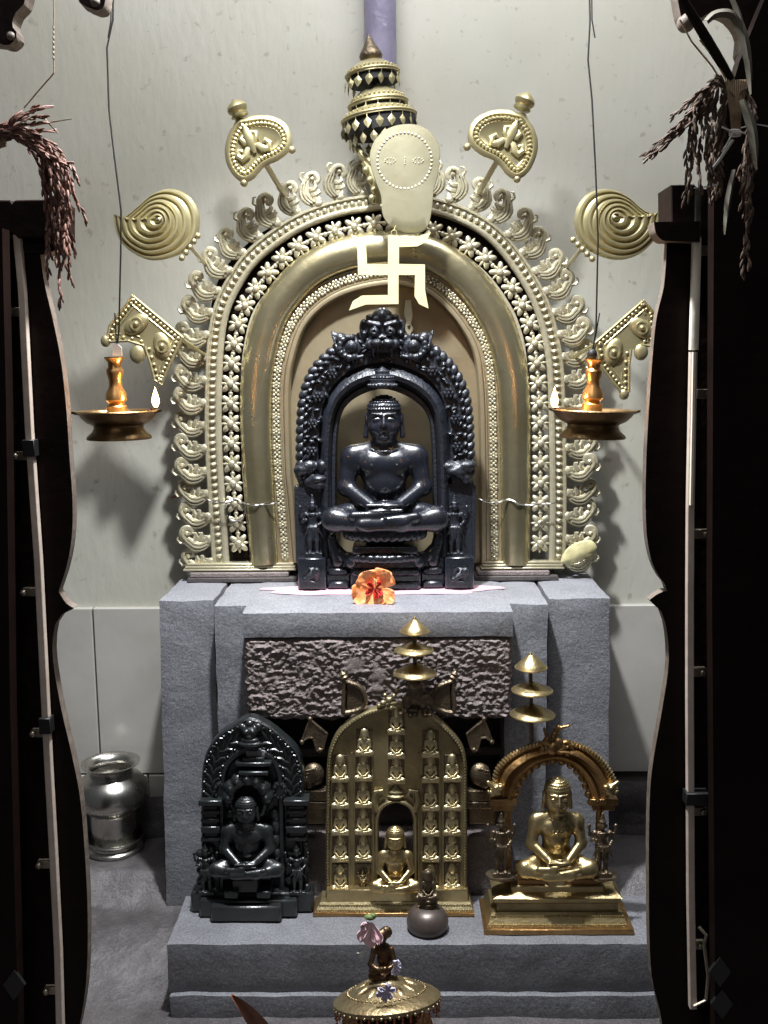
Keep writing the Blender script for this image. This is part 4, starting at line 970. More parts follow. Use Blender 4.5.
for a, b, f in ((298, 326, 0.050), (326, 350, 0.040), (350, 421, 0.052), (421, 445, 0.040), (445, 474, 0.050)):
    Yf = YI-f; x0, x1 = xb(a, Yf), xb(b, Yf)
    if a in (298, 445):
        mb.cbox(x0, x1, Yf, YI+0.035, z0, zt_, 0.003)
    else:
        mb.cbox(x0, x1, Yf+0.006, YI+0.035, z0, zt_-0.004, 0.003); mb.cbox(x0+0.002, x1-0.002, Yf-0.004, YI, z0, z0+0.018, 0.005); mb.cbox(x0+0.002, x1-0.002, Yf-0.002, YI, z0+0.030, z0+0.050, 0.006)
mb.build('stepped_base', 'black', idol)
for cx in (312, 460):
    P = [ell((0, 0, 0), (9, 4, 8), 2), cone((-7, -3, -4), (6, -4, 3), 2.4, 3, 1.5), ell((5, -5, 5), (4, 3, 4), 1), cone((-6, -3, 3), (-2, -4, 8), 1.6, 1.2, 1), cone((-3, -4, -6), (4, -4, -7), 1.6, 1.2, 1)]
    place(carved(P, 0.8), 'corner_relief', 'black2', idol, cx, 575, YI-0.050)

# ------------------------------------------------------------------ hibiscus
YH = -0.035
hib = thing('hibiscus_flower', W(374, 603, YH), 'open orange hibiscus flower laid before the black idol', 'flower')
c = W(374.5, 588, YH); s = mpp(374, 588, YH)
def petal(d, w, curl, cup, parent, m, name, c=c, s=s, Yc=YH, L=24, seed=0):
    d = math.radians(d); mb = MB(); nu, nv = 14, 11; vs = []
    for i in range(nu):
        u = i/(nu-1); ww = w*(0.16+0.84*math.sin(min(1, u*1.12)*PI*0.5)**1.2)*(1-0.55*max(0, (u-0.75)/0.25)**2)
        for j in range(nv):
            v = j/(nv-1)*2-1; r = u*L*(1-0.10*v*v); t = v*ww
            y = cup*u*u-curl*max(0, u-0.55)**2*30-1.4*math.cos(v*PI*1.5+seed)*u+noise.noise(Vector((u*4, v*4, seed)))*3*u
            vs.append((c.x+(math.cos(d)*r-math.sin(d)*t)*s, Yc-0.004-y*s, c.z+(math.sin(d)*r+math.cos(d)*t)*s))
    mb.add(vs, [(i*nv+j, (i+1)*nv+j, (i+1)*nv+j+1, i*nv+j+1) for i in range(nu-1) for j in range(nv-1)])
    o = mb.build(name, m, parent); so_ = o.modifiers.new('s', 'SOLIDIFY'); so_.thickness = 0.0008; return o
for k, (d, w, L) in enumerate(((128, 13, 21), (50, 13, 24), (-34, 10, 23), (-82, 10, 18), (206, 14, 24))):
    petal(d, w, 0.5, 7+k % 3, hib, 'petal', 'petal', L=L, seed=k*1.7)
for k in range(5): petal((132, 52, -32, -78, 206)[k], 2.6, 0, 5.0, hib, 'petalred', 'red_throat', L=10, seed=k, Yc=YH-0.001)
mb = MB(); mb.tube([Vector((c.x, YH-0.004, c.z)), Vector((c.x+0.004, YH-0.018, c.z+0.012)), Vector((c.x+0.001, YH-0.028, c.z+0.026))], [0.0018, 0.0014, 0.001], 6)
for k in range(16): a = k*2.4; t = 0.3+0.7*k/16; mb.ell((c.x+0.003*math.cos(a)+0.002, YH-0.012-0.015*t, c.z+0.004+0.022*t+0.002*math.sin(a)), 0.0014, None, 5, 4)
mb.build('stamen', 'stamen', hib)

# ================================================================== brass plaque of many seated figures
YP = -0.150
plq = thing('brass_plaque', (W(396, 917, -0.19).x, -0.165, ST), 'olive brass arched plaque with rows of tiny seated figures, centre of the step', 'plaque')
KP = mpp(396, 800, YP)
oP = [(325.5, 890), (325.5, 850), (326, 800), (327, 765), (330, 747), (339.5, 729), (360, 713), (384, 705), (396, 703.5), (408, 705), (430, 713), (448, 727), (461, 743), (466.5, 762), (467, 800), (467, 850), (467, 890)]
Ap = spline([Vector(p) for p in oP], 120)
fr_ = frames(Ap)
Bp = [p-nn*5 for p, t, nn in fr_]
niche = [(379, 890), (379, 830), (380, 815), (385, 806), (396, 802), (407, 806), (412, 815), (413, 830), (413, 890)]
Nn = spline([Vector(p) for p in niche], 120)
mb = MB(); mb.ribbon(Bp, Nn, [(0, -0.010), (0, 0), (0.3, 0.0), (0.7, 0.0), (1, 0), (1, -0.010)], YP); mb.build('back_sheet', 'brassplq', plq)
mb = MB(); mb.ribbon(Ap, Bp, [(0, -0.012), (0, 0.004), (0.3, 0.010), (0.7, 0.010), (1, 0.004), (1, -0.012)], YP)
for p in spline([a.lerp(b, 0.5) for a, b in zip(Ap, Bp)], 150): w = W(p.x, p.y, YP); mb.ell((w.x, YP-0.010, w.z), 0.0026, None, 6, 4)
mb.build('beaded_border', 'brassplq', plq)
Ni = [p+nn*0 for p, t, nn in frames(Nn)]; No = [p+nn*4.5 for p, t, nn in frames(Nn)]
mb = MB(); mb.ribbon(No, Ni, [(0, -0.002), (0, 0.006), (0.3, 0.011), (0.7, 0.011), (1, 0.004), (1, -0.008)], YP); mb.build('niche_frame', 'brassplq', plq)
cols = {341: [(876, 0), (846, 1), (820, 1), (793, 1), (767, 1)], 0: 0}
fig = []
for b in (888, 859, 832.5, 806, 779.5): fig.append((340.5, b))
for b in (888, 858.5, 832, 805, 778.5, 753.5): fig.append((363.5 if b > 760 else 364.5, b))
for b in (781, 756, 732): fig.append((396.5, b))
for b in (888, 859, 833.5, 808, 780, 755): fig.append((430.5, b))
for b in (887, 858.5, 833, 808, 779): fig.append((452, b))
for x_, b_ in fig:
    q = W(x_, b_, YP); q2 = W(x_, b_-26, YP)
    MB().cbox(q.x-0.0168, q.x+0.0168, YP-0.0022, YP+0.001, q.z+0.001, q2.z-0.003, 0.0008).build('recess_shade', 'brassdark', plq)  # dark sheet painting the shade of the recess behind each figure
mb = MB()
for x0, x1, y0, y1 in ((331, 350, 892, 755), (354, 374, 892, 730), (419, 440, 892, 730), (443, 461.5, 892, 755)):
    pts = PX([(x0, y0), (x1, y0), (x1, y1), (x0, y1)], YP)
    for x in (x0, x1):
        a = W(x, y0, YP); b = W(x, y1+22, YP); mb.bb(a.x-0.0014, a.x+0.0014, YP-0.005, YP+0.001, a.z, b.z)
mb.build('row_fillets', 'brassplq', plq)
lowme = None
V, F = SEAT_LOW; sF = 18.5/126
me_f = bpy.data.meshes.new('seated_relief'); me_f.from_pydata((V*np.array([KP*sF, KP*sF*0.7, KP*sF*1.30])).tolist(), [], F.tolist()); me_f.update()
lb = MB(); lb.bb(-0.0185, 0.0185, -0.004, 0.010, -0.0035, 0.0); q = lb.mesh(); vs_ = [v.co[:] for v in q.vertices]; fs_ = [tuple(p.vertices) for p in q.polygons]
allv = [v.co[:] for v in me_f.vertices]; nb = len(allv); allf = [tuple(p.vertices) for p in me_f.polygons]+[tuple(i+nb for i in f) for f in fs_]
me_f = bpy.data.meshes.new('seated_relief'); me_f.from_pydata(allv+vs_, [], allf); me_f.update(); me_f.materials.append(mat('light worn brass', (0.66, 0.58, 0.36), 0.40, 0.8, col2=(0.48, 0.40, 0.22), vscale=40)); smooth_mesh(me_f, 60)
for x, b in fig:
    if (x, b) == (363.5, 888): continue
    w = W(x, b, YP); o = bpy.data.objects.new('seated_relief', me_f); COL.objects.link(o); o.parent = plq; o.location = Vector((w.x, YP-0.0045, w.z))-ORG[plq.name]
place(STAND, 'attendant_relief', 'brassplq', plq, 363, 889, YP-0.006, 0.22, 0.22, 0.3)
place(carved(seated(fine=True, head=1.3), 1.3), 'seated_figure', 'brass', plq, 395.5, 889, YP-0.014, 52/126, 0.48, 0.34)
# crown above the niche and side scrolls
mb = MB(); w = W(396, 797, YP-0.004)
mb.lathe(w, [(0.018, -0.002), (0.019, 0.003), (0.013, 0.006), (0.016, 0.012), (0.010, 0.017), (0.005, 0.024), (0, 0.030)], 18, sq=(1, 0.5))
mb.build('niche_crown', 'brassplq', plq)
for sg in (1, -1):
    cx = 396+sg*17; mb = MB(); pts = [(cx+sg*2, 812), (cx+sg*5, 800), (cx+sg*3, 792), (cx-sg*3, 791), (cx-sg*5, 796), (cx-sg*1, 799)]
    mb.tube([Vector((W(x, y, YP-0.005).x, YP-0.006, W(x, y, YP-0.005).z)) for x, y in pts], [0.005, 0.0065, 0.006, 0.0055, 0.0045, 0.003], 8, 0.7); mb.build('side_scroll', 'brassplq', plq)
# base
mb = MB(); Yb0 = -0.19
def steps(mb_fn, rows, name0):
    for (a, b, yt, yb, Yf, m, nm, ch_) in rows:
        x0, x1 = W(a, (yt+yb)/2, Yf).x, W(b, (yt+yb)/2, Yf).x; z1, z0 = W((a+b)/2, yt, Yf).z, W((a+b)/2, yb, Yf).z
        q = MB(); q.cbox(x0, x1, Yf, mb_fn, z0, z1, ch_); q.build(nm, m, name0)
steps(-0.122, [(326, 468, 890, 902, -0.171, 'brass', 'ledge', 0.002)], plq)
def flared(x0, x1, X0, X1, yf, Yf, yb, zt_, zb_, m, nm, parent, beads=()):
    """spreading foot: narrower top, wider bottom, with optional bead rows"""
    q = MB(); q.add([(x0, yf, zt_), (x1, yf, zt_), (x1, yb, zt_), (x0, yb, zt_), (X0, Yf, zb_), (X1, Yf, zb_), (X1, yb, zb_), (X0, yb, zb_)], [(0, 1, 2, 3), (4, 7, 6, 5), (0, 4, 5, 1), (1, 5, 6, 2), (3, 2, 6, 7), (0, 3, 7, 4)])
    o = q.build(nm, m, parent)
    for t in beads:
        b = MB(); a = x0+(X0-x0)*t; c2 = x1+(X1-x1)*t; y = yf+(Yf-yf)*t; z = zt_+(zb_-zt_)*t; n = int((c2-a)/0.0056)
        for k in range(n): b.ell((a+(c2-a)*(k+0.5)/n, y-0.0008, z), 0.0027, None, 6, 4)
        b.build('bead_row', m, o)
    return o
za = W(396, 902, -0.171).z
flared(W(320, 903, -.19).x, W(471, 903, -.19).x, W(314, 915, -.2).x, W(474, 915, -.2).x, -0.172, -0.185, -0.125, za+0.001, ST+0.008, 'brassplq', 'flared_foot', plq, (0.3, 0.8))
MB().cbox(W(312, 917, -.21).x, W(475, 917, -.21).x, -0.191, -0.122, ST+0.001, ST+0.009, 0.001).build('foot_plate', 'bronze', plq)
# hearts and flags standing out of the rim
for sg, hx, hy in ((-1, 354, 697), (1, 443.5, 697)):
    Yh = YP; mb = MB()
    pts = [(hx-sg*(-13), hy+14), (hx-sg*(-12), hy-6), (hx+sg*12, hy-19), (hx+sg*5, hy-17), (hx-sg*8, hy-11), (hx-sg*14, hy+2), (hx-sg*11, hy+12), (hx-sg*2, hy+16), (hx+sg*8, hy+18)]
    ol = spline([Vector(p) for p in pts], 48, True); pw = PX([(p.x, p.y) for p in ol], Yh)
    mb.emboss(pw, Yh, [(0, 0.003), (0.003, 0.006), (0.007, 0.006), (0.010, 0.001), (0.012, 0.001)], 0.004); o = mb.build('leaf_crest', 'brassdark', plq)
    w = W(hx+sg*10, hy-20, Yh); q = MB(); q.lathe((w.x, Yh, w.z), [(0.006, -0.005), (0.009, 0), (0.006, 0.004), (0.008, 0.008), (0, 0.015)], 12, (sg*0.35, 0, 1)); q.build('tip_knob', 'brassdark', o)
for sg in (-1, 1):
    X = lambda x: 397+sg*(x-397)
    pts = [(X(467), 733), (X(484), 719), (X(492), 741), (X(486), 737), (X(481), 737), (X(477), 750), (X(471), 748)]
    mb = MB(); pw = PX(pts, YP+0.003); mb.prism(pw, YP-0.001, YP+0.006); o = mb.build('flag_crest', 'brassdark', plq, smooth=False)
    q = MB()
    for i in range(len(pw)):
        a, b = pw[i], pw[(i+1) % len(pw)]; q.tube([(a[0], YP, a[1]), (b[0], YP, b[1])], 0.0028, 6)
    q.build('rolled_edge', 'brassdark', o)
    for ex, ey in ((484, 719), (492, 742), (474, 750)): w = W(X(ex), ey, YP); MB().ell((w.x, YP, w.z), 0.0055, None, 8, 6).build('edge_knob', 'brassdark', o)
# rear lion brackets seen on both sides of the plaque
for sg in (-1, 1):
    X = lambda x: 397+sg*(x-397)
    P = [ell((0, 0, 8), (13, 10, 12), 3), ell((6, -4, 2), (8, 8, 8), 2), rbox((2, 0, -12), (18, 8, 4), 1.5, 1), rbox((2, 0, -22), (20, 9, 2.5), 1, 1), rbox((2, 2, -34), (16, 7, 8), 1, 1)]
    for k in range(5): P += [cone((-2+0*k, -9, 16-3*k), (10, -9, 14-3.5*k), 1.3, 1.3, 0.6)]
    if sg < 0: P = [tuple([p[0], p[1]*np.array([-1, 1, 1])]+list(p[2:])) if p[0] != 'c' else ('c', p[1]*np.array([-1, 1, 1]), p[2]*np.array([-1, 1, 1]), *p[3:]) for p in P]
    place(carved(P, 1.0), 'rear_bracket', 'brassdark', plq, X(480), 782, YP+0.045, 0.8, 1.0, 0.7)
# crown group and triple canopy
def canopy(parent, cx, Y, tiers, tip, stem_to, m='brass'):
    st_ = MB(); st_.tube([W(cx, stem_to, Y), W(tip[0], tip[1]+6, Y)], 0.0042, 8); st_.build('canopy_stem', 'brassdark', parent)
    k = mpp(cx, tiers[0][1], Y)
    for (x, y, r, h) in tiers:
        c = W(x, y, Y); q = MB(); R_ = r*k; H = h*k
        q.lathe(c, [(R_*0.96, -0.001), (R_, 0.0005), (R_*0.97, 0.003), (R_*0.80, H*0.35), (R_*0.45, H*0.72), (R_*0.16, H), (R_*0.1, H*0.98), (R_*0.42, H*0.66), (R_*0.78, H*0.26), (R_*0.93, 0.0005)], 36)
        q.torus(c+Vector((0, 0, 0.0015)), R_*0.985, 0.0018, (0, 0, 1), 40, 6)
        o = q.build('canopy_tier', m, parent)
    w = W(tip[0], tip[1], Y); q = MB(); q.lathe(w, [(0.006, -0.012), (0.0065, -0.006), (0.003, -0.003), (0.005, 0.001), (0.004, 0.006), (0, 0.011)], 12); q.build('canopy_tip', m, parent)
canopy(plq, 415, -0.168, ((414.7, 632, 14.8, 13), (414, 651, 19.5, 9), (415, 674, 21.5, 11)), (414.6, 621), 712)
P = [ell((0, 0, 0), (9, 7, 13), 2), ell((-8, -2, -8), (6, 5, 8), 2), ell((8, -2, -8), (6, 5, 8), 2), ell((0, -5, 12), (8, 6, 6), 2), ell((-4, -10, 14), (2.4, 2.4, 2.4), 0.5), ell((4, -10, 14), (2.4, 2.4, 2.4), 0.5), cone((-12, -1, -18), (12, -1, -18), 3.5, 3.5, 1), cone((12, -2, -2), (20, -2, -14), 4, 3, 2)]
for k in range(7): P += [ell((-15+5*k, -6, -20+3*math.sin(k*2)), (3, 3, 3), 0.6)]
place(carved(P, 0.8), 'crowning_lion', 'brassdark', plq, 415, 694, -0.168, 0.95)
P = []
for (x, z, r) in ((0, 0, 3.6), (-6, -3, 3.2), (5, 4, 3.0), (2, -8, 3), (-10, -6, 2.6), (-4, 5, 2.4), (8, 10, 2.4)): P += [ell((x, 0, z), (r, r, r), 1.2)]
place(carved(P, 0.8), 'beaded_tuft', 'brassplq', plq, 389, 700, YP-0.008)

# ================================================================== left dark stone idol
YL = -0.150
sti = thing('small_dark_idol', (W(250, 915, YL).x, YL, ST), 'small dark oiled stone seated idol under a hood, at the left end of the step', 'statue')
KL = mpp(250, 830, YL)
oA = [(202, 892), (202, 850), (202, 801), (203, 770), (208, 749), (220, 733), (234, 724), (250, 716.4), (267, 723), (283, 735), (297, 749), (303, 768), (304, 800), (306, 850), (308, 892)]
iA = [(226, 892), (226, 850), (226, 800), (227, 775), (233, 762), (242, 755), (252, 752), (262, 755), (272, 762), (277, 775), (278, 800), (279, 850), (279, 892)]
A = spline([Vector(p) for p in oA], 120); B = spline([Vector(p) for p in iA], 120)
mb = MB(); mb.ribbon(A, B, [(0, -0.02), (0, 0.006), (0.06, 0.010), (0.12, 0.006), (0.72, 0.006), (0.8, 0.013), (0.92, 0.013), (1, 0.008), (1, -0.02)], YL); fr2 = mb.build('arched_frame', 'black3', sti)
mb = MB(); mb.prism(PX([(p.x, p.y) for p in B], YL+0.004), YL+0.004, YL+0.02); mb.build('back_slab', 'black3', sti, smooth=False)
mb = MB()
for off, num in ((0.27, 40), (0.58, 32)):
    Cc = spline([a.lerp(b, off) for a, b in zip(A, B)], num)
    for i, (p, t, nn) in enumerate(frames(Cc)):
        if p.y > 801: continue
        sg = 1 if off < 0.4 else -1; w = W(p.x, p.y, YL); o_ = Vector((w.x, YL-0.008, w.z)); u = Vector((t.x, 0, -t.y)); v = Vector((nn.x, 0, -nn.y))
        h_ = 1 if p.x < 250 else -1
        pts = [o_+(u*a*h_+v*b*sg)*KL for a, b in ((-5, -5), (-2, -2.5), (2, -1), (4.2, 2), (2.2, 5), (-1, 4.2), (-0.6, 1.6))]
        mb.tube(pts, [1.0*KL, 1.5*KL, 1.8*KL, 1.7*KL, 1.5*KL, 1.2*KL, 0.8*KL], 7, 0.9)
        mb.ell(o_+(u*(-4)*h_+v*4*sg)*KL, (1.8*KL, 0.005, 1.8*KL), None, 7, 5)
mb.build('scroll_carving', 'black3', fr2)
P = [ell((0, -6, 4), (8, 6, 7), 2), ell((-3.4, -11, 5), 2.4, 0.4), ell((3.4, -11, 5), 2.4, 0.4), ell((-8, -5, 8), (4, 3, 4), 1), ell((8, -5, 8), (4, 3, 4), 1), ell((0, -6, 12), (4, 4, 4), 1), ell((0, -8, -8), (12, 6, 3.5), 1), ell((0, -8, -4), (9, 5, 3), 1), ell((0, -10, 0), (5, 3, 2.4), 0.5)]
place(carved(P, 0.8), 'lion_mask', 'black3', sti, 251, 733, YL-0.004)
# tiered lintel and seven-lobed hood
mb = MB(); cx = W(253, 770, YL).x
for a, b, y0, y1, d in ((235, 271, 763, 767, 0.030), (238, 268, 772, 776, 0.034), (242, 264, 758, 763, 0.024)):
    mb.cbox(W(a, y0, YL-d).x, W(b, y0, YL-d).x, YL-d, YL+0.01, W(250, y1, YL-d).z, W(250, y0, YL-d).z, 0.002)
mb.build('tiered_lintel', 'black3', sti)
mb = MB(); mb.cbox(W(246, 750, YL-.01).x, W(265, 750, YL-.01).x, YL-0.014, YL, W(250, 756.5, YL-.01).z, W(250, 750, YL-.01).z, 0.0015)
for k in range(6): x = W(249+k*2.8, 753, YL-.014).x; z = W(249, 753, YL-.014).z; mb.bb(x-0.0012, x+0.0012, YL-0.0155, YL-0.013, z-0.004, z+0.003+0.001*(k % 3)); 
mb.bb(W(248, 751, YL-.014).x, W(264, 751, YL-.014).x, YL-0.0155, YL-0.013, W(249, 751.6, YL-.014).z, W(249, 750.8, YL-.014).z)
mb.build('inscribed_tablet', 'granite', sti)
P = [ell((0, 6, 0), (22, 6, 23), 2)]
for k in range(7):
    a = math.radians(180-k*30); P += [ell((19*math.cos(a), 0, 4+19*math.sin(a)), (7, 7, 8), 1.5), ell((19*math.cos(a), -6, 4+19*math.sin(a)), (2.4, 2.4, 3), 0.6)]
    P += [cone((17*math.cos(a), 2, 4+17*math.sin(a)), (12*math.cos(a), 4, -14), 5, 5, 3)]
P += [ell((0, -1, -2), (15, 7, 18), 2, True)]
place(carved(P, 1.0), 'cobra_hood', 'black3', sti, 248, 800, YL-0.020)
for cx in (280, 221):
    w = W(cx, 790, YL-0.008); mb = MB(); mb.ell((w.x, YL-0.008, w.z), (8*KL, 0.007, 10*KL), None, 16, 8)
    for k in range(10): a = 2*PI*k/10; mb.ell((w.x+5.6*KL*math.cos(a), YL-0.014, w.z+7*KL*math.sin(a)), 1.6*KL, None, 6, 4)
    mb.build('rosette', 'black3', sti)
for a, b in ((198, 222), (283, 309)):
    mb = MB()
    for y0, y1, e, d in ((801, 806.5, 0, 0.030), (811, 815, 2.5, 0.024), (819, 823, 2.5, 0.024), (827, 834, 2.5, 0.026), (838, 842, 2.5, 0.024), (806, 842, 5, 0.018)):
        mb.cbox(W(a+e, y0, YL-d).x, W(b-e, y0, YL-d).x, YL-d, YL+0.01, W(250, y1, YL-d).z, W(250, y0, YL-d).z, 0.002)
    mb.build('side_pillar', 'black3', sti)
for cx, sg in ((207.5, 1), (298, -1)):
    place(STAND, 'attendant_figure', 'black3', sti, cx, 893, YL-0.020, 0.56, 0.53, 0.6)
    P = []
    for k in range(12): P += [ell((random.uniform(-10, 10), random.uniform(-4, 4), 4+k*4), (random.uniform(3, 5.5), 4, random.uniform(3, 5)), 1.5)]
    place(carved(P, 0.9), 'foliage_carving', 'black3', sti, cx, 893, YL-0.004)
for cx in (232, 276): 
    P = [ell((0, 0, 28), (7, 6, 8), 2), ell((0, 0, 14), (7, 7, 8), 2), ell((0, 0, 0), (8, 8, 8), 2), ell((0, 0, 40), (7, 5, 7), 2)]
    place(carved(P, 1.0), 'bolster', 'black3', sti, cx, 852, YL+0.000)
place(SEAT_DARK, 'seated_figure', 'black3', sti, 248, 872.5, YL-0.026, 76/126, 0.60, 0.46)
mb = MB()
for a, b, y0, y1, d in ((222, 271, 875, 880, 0.052), (232, 258, 880, 893, 0.044), (224, 238, 892, 899, 0.056), (256, 270, 892, 899, 0.056)):
    mb.cbox(W(a, y0, YL-d).x, W(b, y0, YL-d).x, YL-d, YL+0.01, W(250, y1, YL-d).z, W(250, y0, YL-d).z, 0.002)
mb.build('throne', 'black3', sti)
mb = MB()
for a, b, Yf, zt2 in ((191, 313, -0.175, 0.046), (199, 297, -0.195, 0.040), (210, 281, -0.213, 0.036)):
    mb.cbox(W(a, 910, Yf).x, W(b, 910, Yf).x, Yf, -0.128, ST+0.001, ST+zt2, 0.004)
mb.build('stepped_base', 'black3', sti)

# ================================================================== right brass idol
YR = -0.195
rb = thing('brass_idol', (W(556, 930, -0.2).x, -0.2, ST), 'polished brass seated idol under an open brass arch, at the right end of the step', 'statue')
KR = mpp(556, 830, YR)
oR = [(493, 788), (495, 772), (501, 762), (512.4, 753), (530.5, 744.5), (557, 740), (578, 743.5), (595, 753), (608, 767), (614.5, 780), (616, 791)]
iR = [(515, 800), (520, 783), (527, 774), (535, 767), (545, 762.5), (556.5, 761), (566, 764), (574, 769), (582, 780), (586, 790), (590, 802)]
A = spline([Vector(p) for p in oR], 90); B = spline([Vector(p) for p in iR], 90)
mb = MB(); mb.ribbon(A, B, [(0, -0.006), (0, 0.004), (0.1, 0.008), (0.22, 0.004), (0.3, 0.012), (0.42, 0.017), (0.52, 0.010), (0.6, 0.008), (0.7, 0.014), (0.8, 0.012), (0.9, 0.004), (1, 0.002), (1, -0.006)], YR)
ra = mb.build('arch', 'bronze', rb)
mb = MB()
for p, t, nn in frames(spline(A, 52)):
    w = W(*(p-nn*1.5), YR); R = Matrix.Rotation(math.atan2(t.y, t.x), 3, 'Y'); mb.ell((w.x, YR-0.003, w.z), (1.4*KR, 0.008, 3.6*KR), R, 6, 5)
mb.build('ribbed_edge', 'brass', ra)
mb = MB()
for p, t, nn in frames(spline(B, 15)):
    w = W(*(p-nn*(-1)), YR); mb.ell((w.x, YR-0.002, w.z), (4*KR, 0.006, 4*KR), None, 10, 6)
mb.build('lobed_edge', 'bronze', ra)
for cx, sg in ((496, -1), (607, 1)):
    P = [ell((0, 0, 0), (7, 6, 7), 2), cone((sg*2, -2, 2), (sg*9, -2, 8), 4, 2, 2), ell((sg*-3, -5, 4), (3, 3, 3), 0.6), cone((sg*4, -3, -4), (sg*9, -3, -1), 2.5, 1.4, 1), ell((sg*2, -5, 3), (1.6, 1.6, 1.6), 0.3), cone((sg*-5, 0, 5), (sg*-8, 0, 11), 3, 1.5, 1)]
    place(carved(P, 0.7), 'sea_monster_head', 'brass', rb, cx+1, 789, YR-0.006)
for a, b in ((490, 516), (589, 617)):
    mb = MB(); mb.cbox(W(a, 797, YR).x, W(b, 797, YR).x, YR-0.012, YR+0.008, W(600, 803, YR).z, W(600, 797, YR).z, 0.001); mb.cbox(W(a+3, 803, YR).x, W(b-3, 803, YR).x, YR-0.009, YR+0.008, W(600, 809, YR).z, W(600, 803, YR).z, 0.001); mb.build('capital', 'bronze', rb)
    mb = MB(); c2 = (a+b)/2+(4 if a < 500 else -5); w = W(c2, 884, YR); w2 = W(c2, 806, YR); mb.tube([(w.x, YR+0.002, w.z), (w.x, YR+0.002, w2.z)], 0.0075, 10); mb.build('pillar', 'bronze', rb)
for cx in (501.5, 602):
    place(STAND, 'attendant_figure', 'brassdark', rb, cx, 875, YR-0.028, 0.66, 0.66, 0.62)
    w = W(cx, 874, YR-0.022); q = MB(); q.lathe((w.x, YR-0.022, w.z-0.014), [(0.012, 0), (0.030, 0.008), (0.033, 0.014), (0, 0.015)], 24, sq=(1, 0.7)); q.build('attendant_stand', 'brassdark', rb)
place(SEAT_MID, 'seated_figure', 'brass', rb, 556, 872, YR-0.012, 81/126, 0.735, 0.60)
# crest figures on the crown of the arch
P = []
for (x, z, r) in ((0, 0, 7), (-9, -2, 5), (9, -2, 5), (-16, -6, 4), (16, -5, 4), (14, 4, 5), (6, 6, 5), (-5, 8, 4.4), (20, 2, 3.4), (2, 14, 3.2), (-10, 5, 3)): P += [ell((x, -1, z), (r, r*0.8, r), 1.6)]
P += [ell((14, -4, 5), (2, 2, 2), 0.3, True), cone((2, 0, 12), (6, 0, 22), 3, 2.2, 1), cone((4, 0, 20), (16, -2, 24), 2.4, 1.2, 1), cone((-4, 0, 8), (-8, 0, 20), 2.6, 1.4, 1)]
place(carved(P, 0.7), 'crest_lion', 'bronze', rb, 552, 748, YR-0.006)
canopy(rb, 532, YR+0.0, ((531, 668, 16, 14), (532, 691, 20.5, 9), (532.5, 715, 22.5, 11)), (530.3, 657), 752)
# base
za_ = lambda y, Y: W(556, y, Y).z
def slab(a, b, yt, yb, Yf, m, nm, ch_=0.0015, Yb=-0.145): 
    q = MB(); q.cbox(W(a, yb, Yf).x, W(b, yb, Yf).x, Yf, Yb, za_(yb, Yf), za_(yt, Yf), ch_); return q.build(nm, m, rb)
slab(517, 599, 872, 886, -0.222, 'bronze', 'lotus_band', 0.001, -0.17)
slab(548, 565, 870, 886, -0.226, 'brass', 'front_tab', 0.001, -0.17)
for k in range(2):
    mb = MB(); a0, a1 = ((519, 546), (567, 597))[k]
    for i in range(12): x = W(a0+(a1-a0)*(i+0.5)/12, 879, -0.222).x; mb.ell((x, -0.222, za_(880, -0.222)), (0.0020, 0.003, 0.0034), None, 6, 5)
    mb.build('petal_row', 'bronze', rb)
slab(511, 605, 886, 894, -0.228, 'brass', 'seat_step', 0.003, -0.165)
flared(W(505, 886, -.18).x, W(611, 886, -.18).x, W(493, 900, -.235).x, W(622, 900, -.235).x, -0.225, -0.240, -0.145, za_(893, -.235), za_(900, -.24)+0.002, 'brass', 'sloping_slab', rb)
slab(494, 621, 899, 903, -0.241, 'brass', 'slab_edge', 0.001)
slab(497, 618, 903, 913, -0.228, 'brassplq', 'neck', 0.001)
flared(W(492, 913, -.235).x, W(623, 913, -.235).x, W(487, 926, -.248).x, W(628, 926, -.248).x, -0.232, -0.250, -0.14, za_(913, -.235), ST+0.012, 'brass', 'beaded_foot', rb, (0.25, 0.85))
q = MB(); q.cbox(W(484, 932, -.258).x, W(634, 932, -.258).x, -0.260, -0.135, ST+0.001, ST+0.0125, 0.001); q.build('foot_plate', 'bronze', rb)

# ------------------------------------------------------------------ small idol on a round metal dome
YS = -0.235
sm = thing('tiny_dark_idol', W(428, 938, YS)*1.0, 'tiny dark figure seated on a rounded grey brown dome, between plaque and brass idol', 'statue')
w = W(427.5, 936, YS); k = mpp(428, 925, YS); zz = ST+0.001
mb = MB(); mb.lathe((w.x, YS, zz), [(18.5*k, 0), (20.5*k, 4*k), (21*k, 9*k), (19.5*k, 15*k), (16*k, 20*k), (10*k, 23*k), (0, 24*k)], 36); mb.build('dome_base', 'greyseat', sm)
yb_ = 936-24
P = [rbox((0, 0, 3), (8, 7, 2.5), 1, 1), ell((0, 0, 8), (7, 6, 4), 1), cone((-10, -1, 18), (10, -1, 18), 2.2, 2.2, 1), ell((0, 2, 14), (8, 6, 3), 1), rbox((0, 3, 16), (9, 3, 5), 1, 1)]
place(carved(P, 0.6), 'pedestal', 'brassdark', sm, 427.5, 914, YS)
place(SEAT_LOW, 'seated_figure', 'brassdark', sm, 428, 898, YS-0.004, 20/126, 0.21, 0.14)
P = [ell((0, 4, 14), (9, 3, 15), 2), ell((0, -0.5, 14), (6, 3.5, 12), 1.5, True)]
place(carved(P, 0.6), 'back_arch', 'brassdark', sm, 428, 898, YS+0.002)

